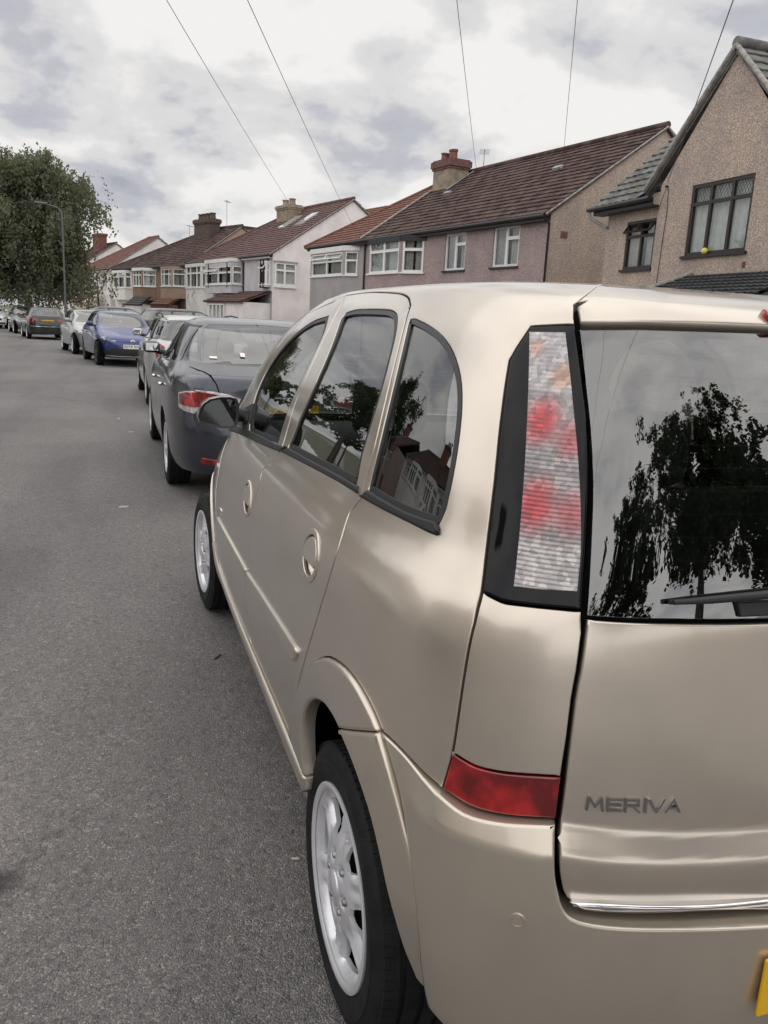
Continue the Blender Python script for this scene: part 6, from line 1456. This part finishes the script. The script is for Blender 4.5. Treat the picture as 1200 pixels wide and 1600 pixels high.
# ------------------------------------------------------------ trees, street lamp, pole and wires
BARK = pmat('grey bark', (.10, .085, .07), .95, var=.3, vscale=8, bump=.6, bscale=30)
def leafmat(name, a, b):
    m = pmat(name, a, .6, spec=.3, alt=b, vscale=.8, altpos=(.3, .7), var=.2); t = m.node_tree; p = t.nodes['Principled BSDF']
    o = t.nodes['Material Output']; tr = N(t, 'ShaderNodeBsdfTranslucent'); tr.inputs[0].default_value = (b[0]*1.5, b[1]*1.6, b[2]*.8, 1)
    x = N(t, 'ShaderNodeMixShader'); x.inputs[0].default_value = .25; t.links.new(p.outputs[0], x.inputs[1]); t.links.new(tr.outputs[0], x.inputs[2]); t.links.new(x.outputs[0], o.inputs[0]); return m
def tree(name, label, loc, H, Rx, Ry, z0, n_br, n_leaf, leaf, mat, seed, droop=.5, cat='tree', trunk_r=.22):
    """trunk and limbs, then twigs hung with small leaves; clumps with gaps between them"""
    r = np.random.default_rng(seed); root = thing(name, label, cat, loc, 0)
    tb = MB(); lean = r.normal(0, .15, 2)
    tp = [np.array([lean[0]*(t**1.5), lean[1]*(t**1.5), H*.86*t]) for t in np.linspace(0, 1, 8)]
    tb.tube(tp, [trunk_r*(1.25 if i == 0 else 1)*(1-i/7*.85) for i in range(8)], 9)
    ends = []
    for i in range(n_br):
        f = .22+.74*((i+.5)/n_br)**.8; h = H*.86*f
        h = max(h, z0*.75); a = r.uniform(0, 2*math.pi); sp = math.sin(math.pi*min(1, max(.12, (h-z0*.5)/(H-z0*.4))))**.55
        reach = r.uniform(.45, 1.0)*sp; st = np.array([np.interp(h, [p[2] for p in tp], [p[k] for p in tp]) for k in (0, 1)]+[h])
        e = st+np.array([math.cos(a)*Rx*reach, math.sin(a)*Ry*reach, H*.10*r.uniform(.3, 1.3)*(1-f*.3)])
        mid = st*.5+e*.5+[0, 0, H*.03]; pth = [st, mid, e]; tb.tube(pth, [trunk_r*.34*(1-f*.6), trunk_r*.2*(1-f*.6), .012], 5)
        for k in range(9):
            t = r.uniform(.3, 1.05); p = st+(e-st)*t+[0, 0, H*.03*(1-abs(2*t-1))]
            q = p+np.array([r.normal(0, Rx*.17), r.normal(0, Ry*.17), r.uniform(-.02, .07)*H]); tb.tube([p, (p+q)/2+[0, 0, .1], q], [.02, .012, .006], 4, False)
            ends.append((p, q))
    tb.build('trunk', BARK, root, auto=rad(60))
    per = max(1, n_leaf//len(ends)); O, D_, Ln = [], [], []
    for (p, q), w in zip(ends, r.uniform(.5, 1.4, len(ends))):
        for s_ in range(max(2, int(per*w/26))):        # drooping strands hung from each twig
            t = r.uniform(.3, 1.1); o = p+(q-p)*t+r.normal(0, .18, 3); ln = r.uniform(.5, 1.0)*droop*H*.16+.25; d = np.array([r.normal(0, .35), r.normal(0, .35), -1 if r.random() < .5+droop*.45 else .8]); d /= np.linalg.norm(d)
            if o[2]+d[2]*ln < .6: ln = max(.1, (o[2]-.6))
            O.append(o); D_.append(d); Ln.append(ln)
    O, D_, Ln = np.array(O), np.array(D_), np.array(Ln); ns = len(O); k = 26; u = r.random((ns, k, 1))
    c = O[:, None]+D_[:, None]*Ln[:, None, None]*u+r.normal(0, 1, (ns, k, 3))*(.10+.05*u); c[..., 2] -= .10*u[..., 0]**2; c = c.reshape(-1, 3); nl_ = len(c)
    ax = r.normal(0, 1, (nl_, 3))+[0, 0, -droop]; ax /= np.linalg.norm(ax, axis=1, keepdims=True); sd = np.cross(ax, r.normal(0, 1, (nl_, 3))); sd /= np.linalg.norm(sd, axis=1, keepdims=True)+1e-9
    L_ = (leaf*r.uniform(.5, 1.35, nl_))[:, None]; wd = L_*.32; V = np.stack([c-ax*L_*.5, c+sd*wd, c+ax*L_*.5, c-sd*wd], 1).reshape(-1, 3); F = range(nl_)
    me = bpy.data.meshes.new('crown'); V = np.array(V)
    me.vertices.add(len(V)); me.vertices.foreach_set('co', V.astype(np.float32).ravel()); n = len(F)
    me.loops.add(4*n); me.loops.foreach_set('vertex_index', np.arange(4*n, dtype=np.int32)); me.polygons.add(n); me.polygons.foreach_set('loop_start', np.arange(0, 4*n, 4, dtype=np.int32)); me.update(calc_edges=True)
    link('crown', me, mat, root); return root
def build_street():
    LF = leafmat('birch leaves', (.095, .106, .072), (.15, .16, .108)); LF2 = leafmat('dark leaves', (.025, .042, .018), (.045, .065, .026))
    tree('birch_tree', 'tall weeping birch tree hanging over the parked cars', (-6.3, 60.5, .1), 11.9, 5.2, 5.0, .4, 70, 160000, .20, LF, 3, droop=1.15, trunk_r=.28)
    tree('garden_tree', 'smaller dark tree in a front garden beyond the birch', (-13.5, 84, .1), 11, 5, 5, 2, 26, 16000, .34, LF2, 5, droop=.2)
    tree('pavement_tree', 'leafy tree on the opposite pavement, mirrored in the door window', (-10.9, 24, .1), 9.5, 3.4, 3.4, 2.6, 26, 14000, .22, LF2, 8, droop=.2)
    tree('pavement_tree', 'round leafy tree on the opposite pavement further up the road', (-12.4, 36, .1), 9, 3.2, 3.2, 2.6, 24, 12000, .24, LF2, 12, droop=.2)
    tree('garden_tree', 'big dark garden tree behind the beige car, mirrored in its rear window', (5.6, -12.2, .1), 14.5, 6.4, 5.0, 6.6, 44, 36000, .24, LF2, 21, droop=.1, trunk_r=.3)
    tree('garden_tree', 'broad dark garden tree behind the beige car, right of the biggest one', (12.5, -13.5, .1), 12.5, 5.5, 5.0, 4, 34, 22000, .28, LF2, 22, droop=.1)
    tree('garden_tree', 'broad dark garden tree behind the beige car, left of the biggest one', (-.5, -20, .1), 14.5, 6, 5.0, 5, 34, 24000, .30, LF2, 23, droop=.1)
    for i, (x, y, hh, sd_) in enumerate(((-24, 118, 11, 31), (-33, 122, 12, 32), (-41, 118, 10, 33), (-17, 125, 12, 34))):
        tree('distant_tree', ('rounded green tree at the far end of the road', 'tall green tree at the far end of the road', 'low green tree left of the far road end', 'green tree behind the distant white house')[i], (x, y, 0), hh, 5.5, 5.5, 1, 18, 6000, .55, LF2, sd_, droop=.2)
    # street lamp
    STEEL = pmat('grey painted steel', (.13, .14, .14), .5, .4); p = at(103.5, 500, 1, 51.5); x, y = p[0], 51.5
    r = thing('street_lamp', 'grey steel street lamp with curved arm in front of the birch', 'street lamp', (x, y, .1))
    MB().tube([(0, 0, 0), (0, 0, 1.4)], .085, 10).build('lamp_base', STEEL, r, auto=rad(50))
    MB().tube([(0, 0, 1.4), (0, 0, 6.5), (-.05, -.02, 6.8), (-.2, -.06, 7.0), (-.45, -.12, 7.08), (-.85, -.22, 7.14)], [.055, .045, .042, .04, .036, .032], 10).build('lamp_post', STEEL, r, auto=rad(50))
    V, F = rbox((-.38, -.11, -.06), (.30, .11, .07), .05, 3); a = rad(20); V = [(-1.05+b*math.cos(a)-c*math.sin(a)*1, -.28+b*math.sin(a)+c*math.cos(a), 7.17+d) for b, c, d in V]
    MB().add(V, F).build('lamp_head', STEEL, r, auto=rad(50))
    # telegraph pole behind the camera, its wires fan out to the houses
    WOOD = pmat('weathered pole', (.12, .09, .065), .9, var=.25, vscale=6); top = np.array([-10.27, -17.06, 8.0])
    r = thing('telegraph_pole', 'wooden telegraph pole on the opposite pavement behind the camera', 'pole', (top[0], top[1], .1))
    MB().tube([(0, 0, 0), (0, 0, 8.15)], [.15, .11], 12).build('pole_shaft', WOOD, r, auto=rad(50)); MB().tube([(-.3, 0, 7.85), (.3, 0, 7.85)], .05, 8).build('cable_ring', STEEL, r)
    WIRE = pmat('telephone wire', (.10, .10, .105), .6)
    ends = [((455, 318), 6.9, 'white house roof'), ((595, 445), 4.6, 'white house end wall'), ((743, 262), 8.0, 'brown ridge by the chimney'), ((881, 236), 8.2, 'middle of the long brown ridge'), ((1061, 245), 4.98, 'gabled house wall bracket')]
    def hitpt(u, v, z): return at(u, v, 2, z)
    tg = [hitpt(455, 322, 7.9), np.array([8.6+.2, 46.0, 7.6]), hitpt(744, 262, 8.42), hitpt(881, 234, 8.40), np.array([11.43, 15.62, 5.1])]
    # the second wire runs on down past the ridge to the white gable wall
    tg[1] = at(551, 352, 1, 46.0)
    for e, (q, z, nm) in zip(tg, ends):
        pts = []
        for t in np.linspace(0, 1, 40):
            p = top+(e-top)*t; p = p+np.array([0, 0, -.30*4*t*(1-t)]); pts.append(p)
        tag(MB().tube(pts, .0075, 5, False).build('telephone_wire', WIRE), 'thin telephone wire running overhead to the '+nm, 'wire')
    # low garden walls along the back of the pavement
    BR = BRICKRED
    for (ya, yb, lb) in ((14.5, 20.5, 'low red brick garden wall before the gabled house'), (23.5, 27.0, 'low red brick garden wall before the mauve house'), (33, 38.5, 'low red brick garden wall before the grey painted half'), (46.5, 52, 'low red brick garden wall before the white house'), (54, 60, 'low red brick garden wall near the street lamp')):
        a_ = kerb_x(ya)+2.7, ya; b_ = kerb_x(yb)+2.7, yb; d = np.array([b_[0]-a_[0], b_[1]-a_[1], 0]); ln = np.linalg.norm(d); d /= ln; Fw = (np.array([a_[0], a_[1], .1]), d, SZ, np.array([d[1], -d[0], 0]))
        w = thing('garden_wall', lb, 'wall', (0, 0, 0))
        bm_ = MB().box((-.105, -.05, -.031), (.105, .05, .031)).mesh('brick'); cw = MB().fbox(Fw, (0, 0, .005), (ln, .66, .095)).build('mortar_core', MORTAR, w)
        MB().fbox(Fw, (-.02, .66, -.03), (ln+.02, .73, .13)).build('coping', PAVE, w)
        ang = math.atan2(d[1], d[0]); n = 0; cols = int(ln/.225)
        for row in range(8):
            for c in range(cols):
                if n >= 290: break
                b = link('brick', bm_, BR, w); b.location = Fw[0]+d*(.11+.225*c+(.11 if row % 2 else 0))+np.array([0, 0, .045+.078*row])+Fw[3]*.05; b.rotation_euler = (0, 0, ang); n += 1
build_houses()
build_street()
build_meriva()
build_cars()
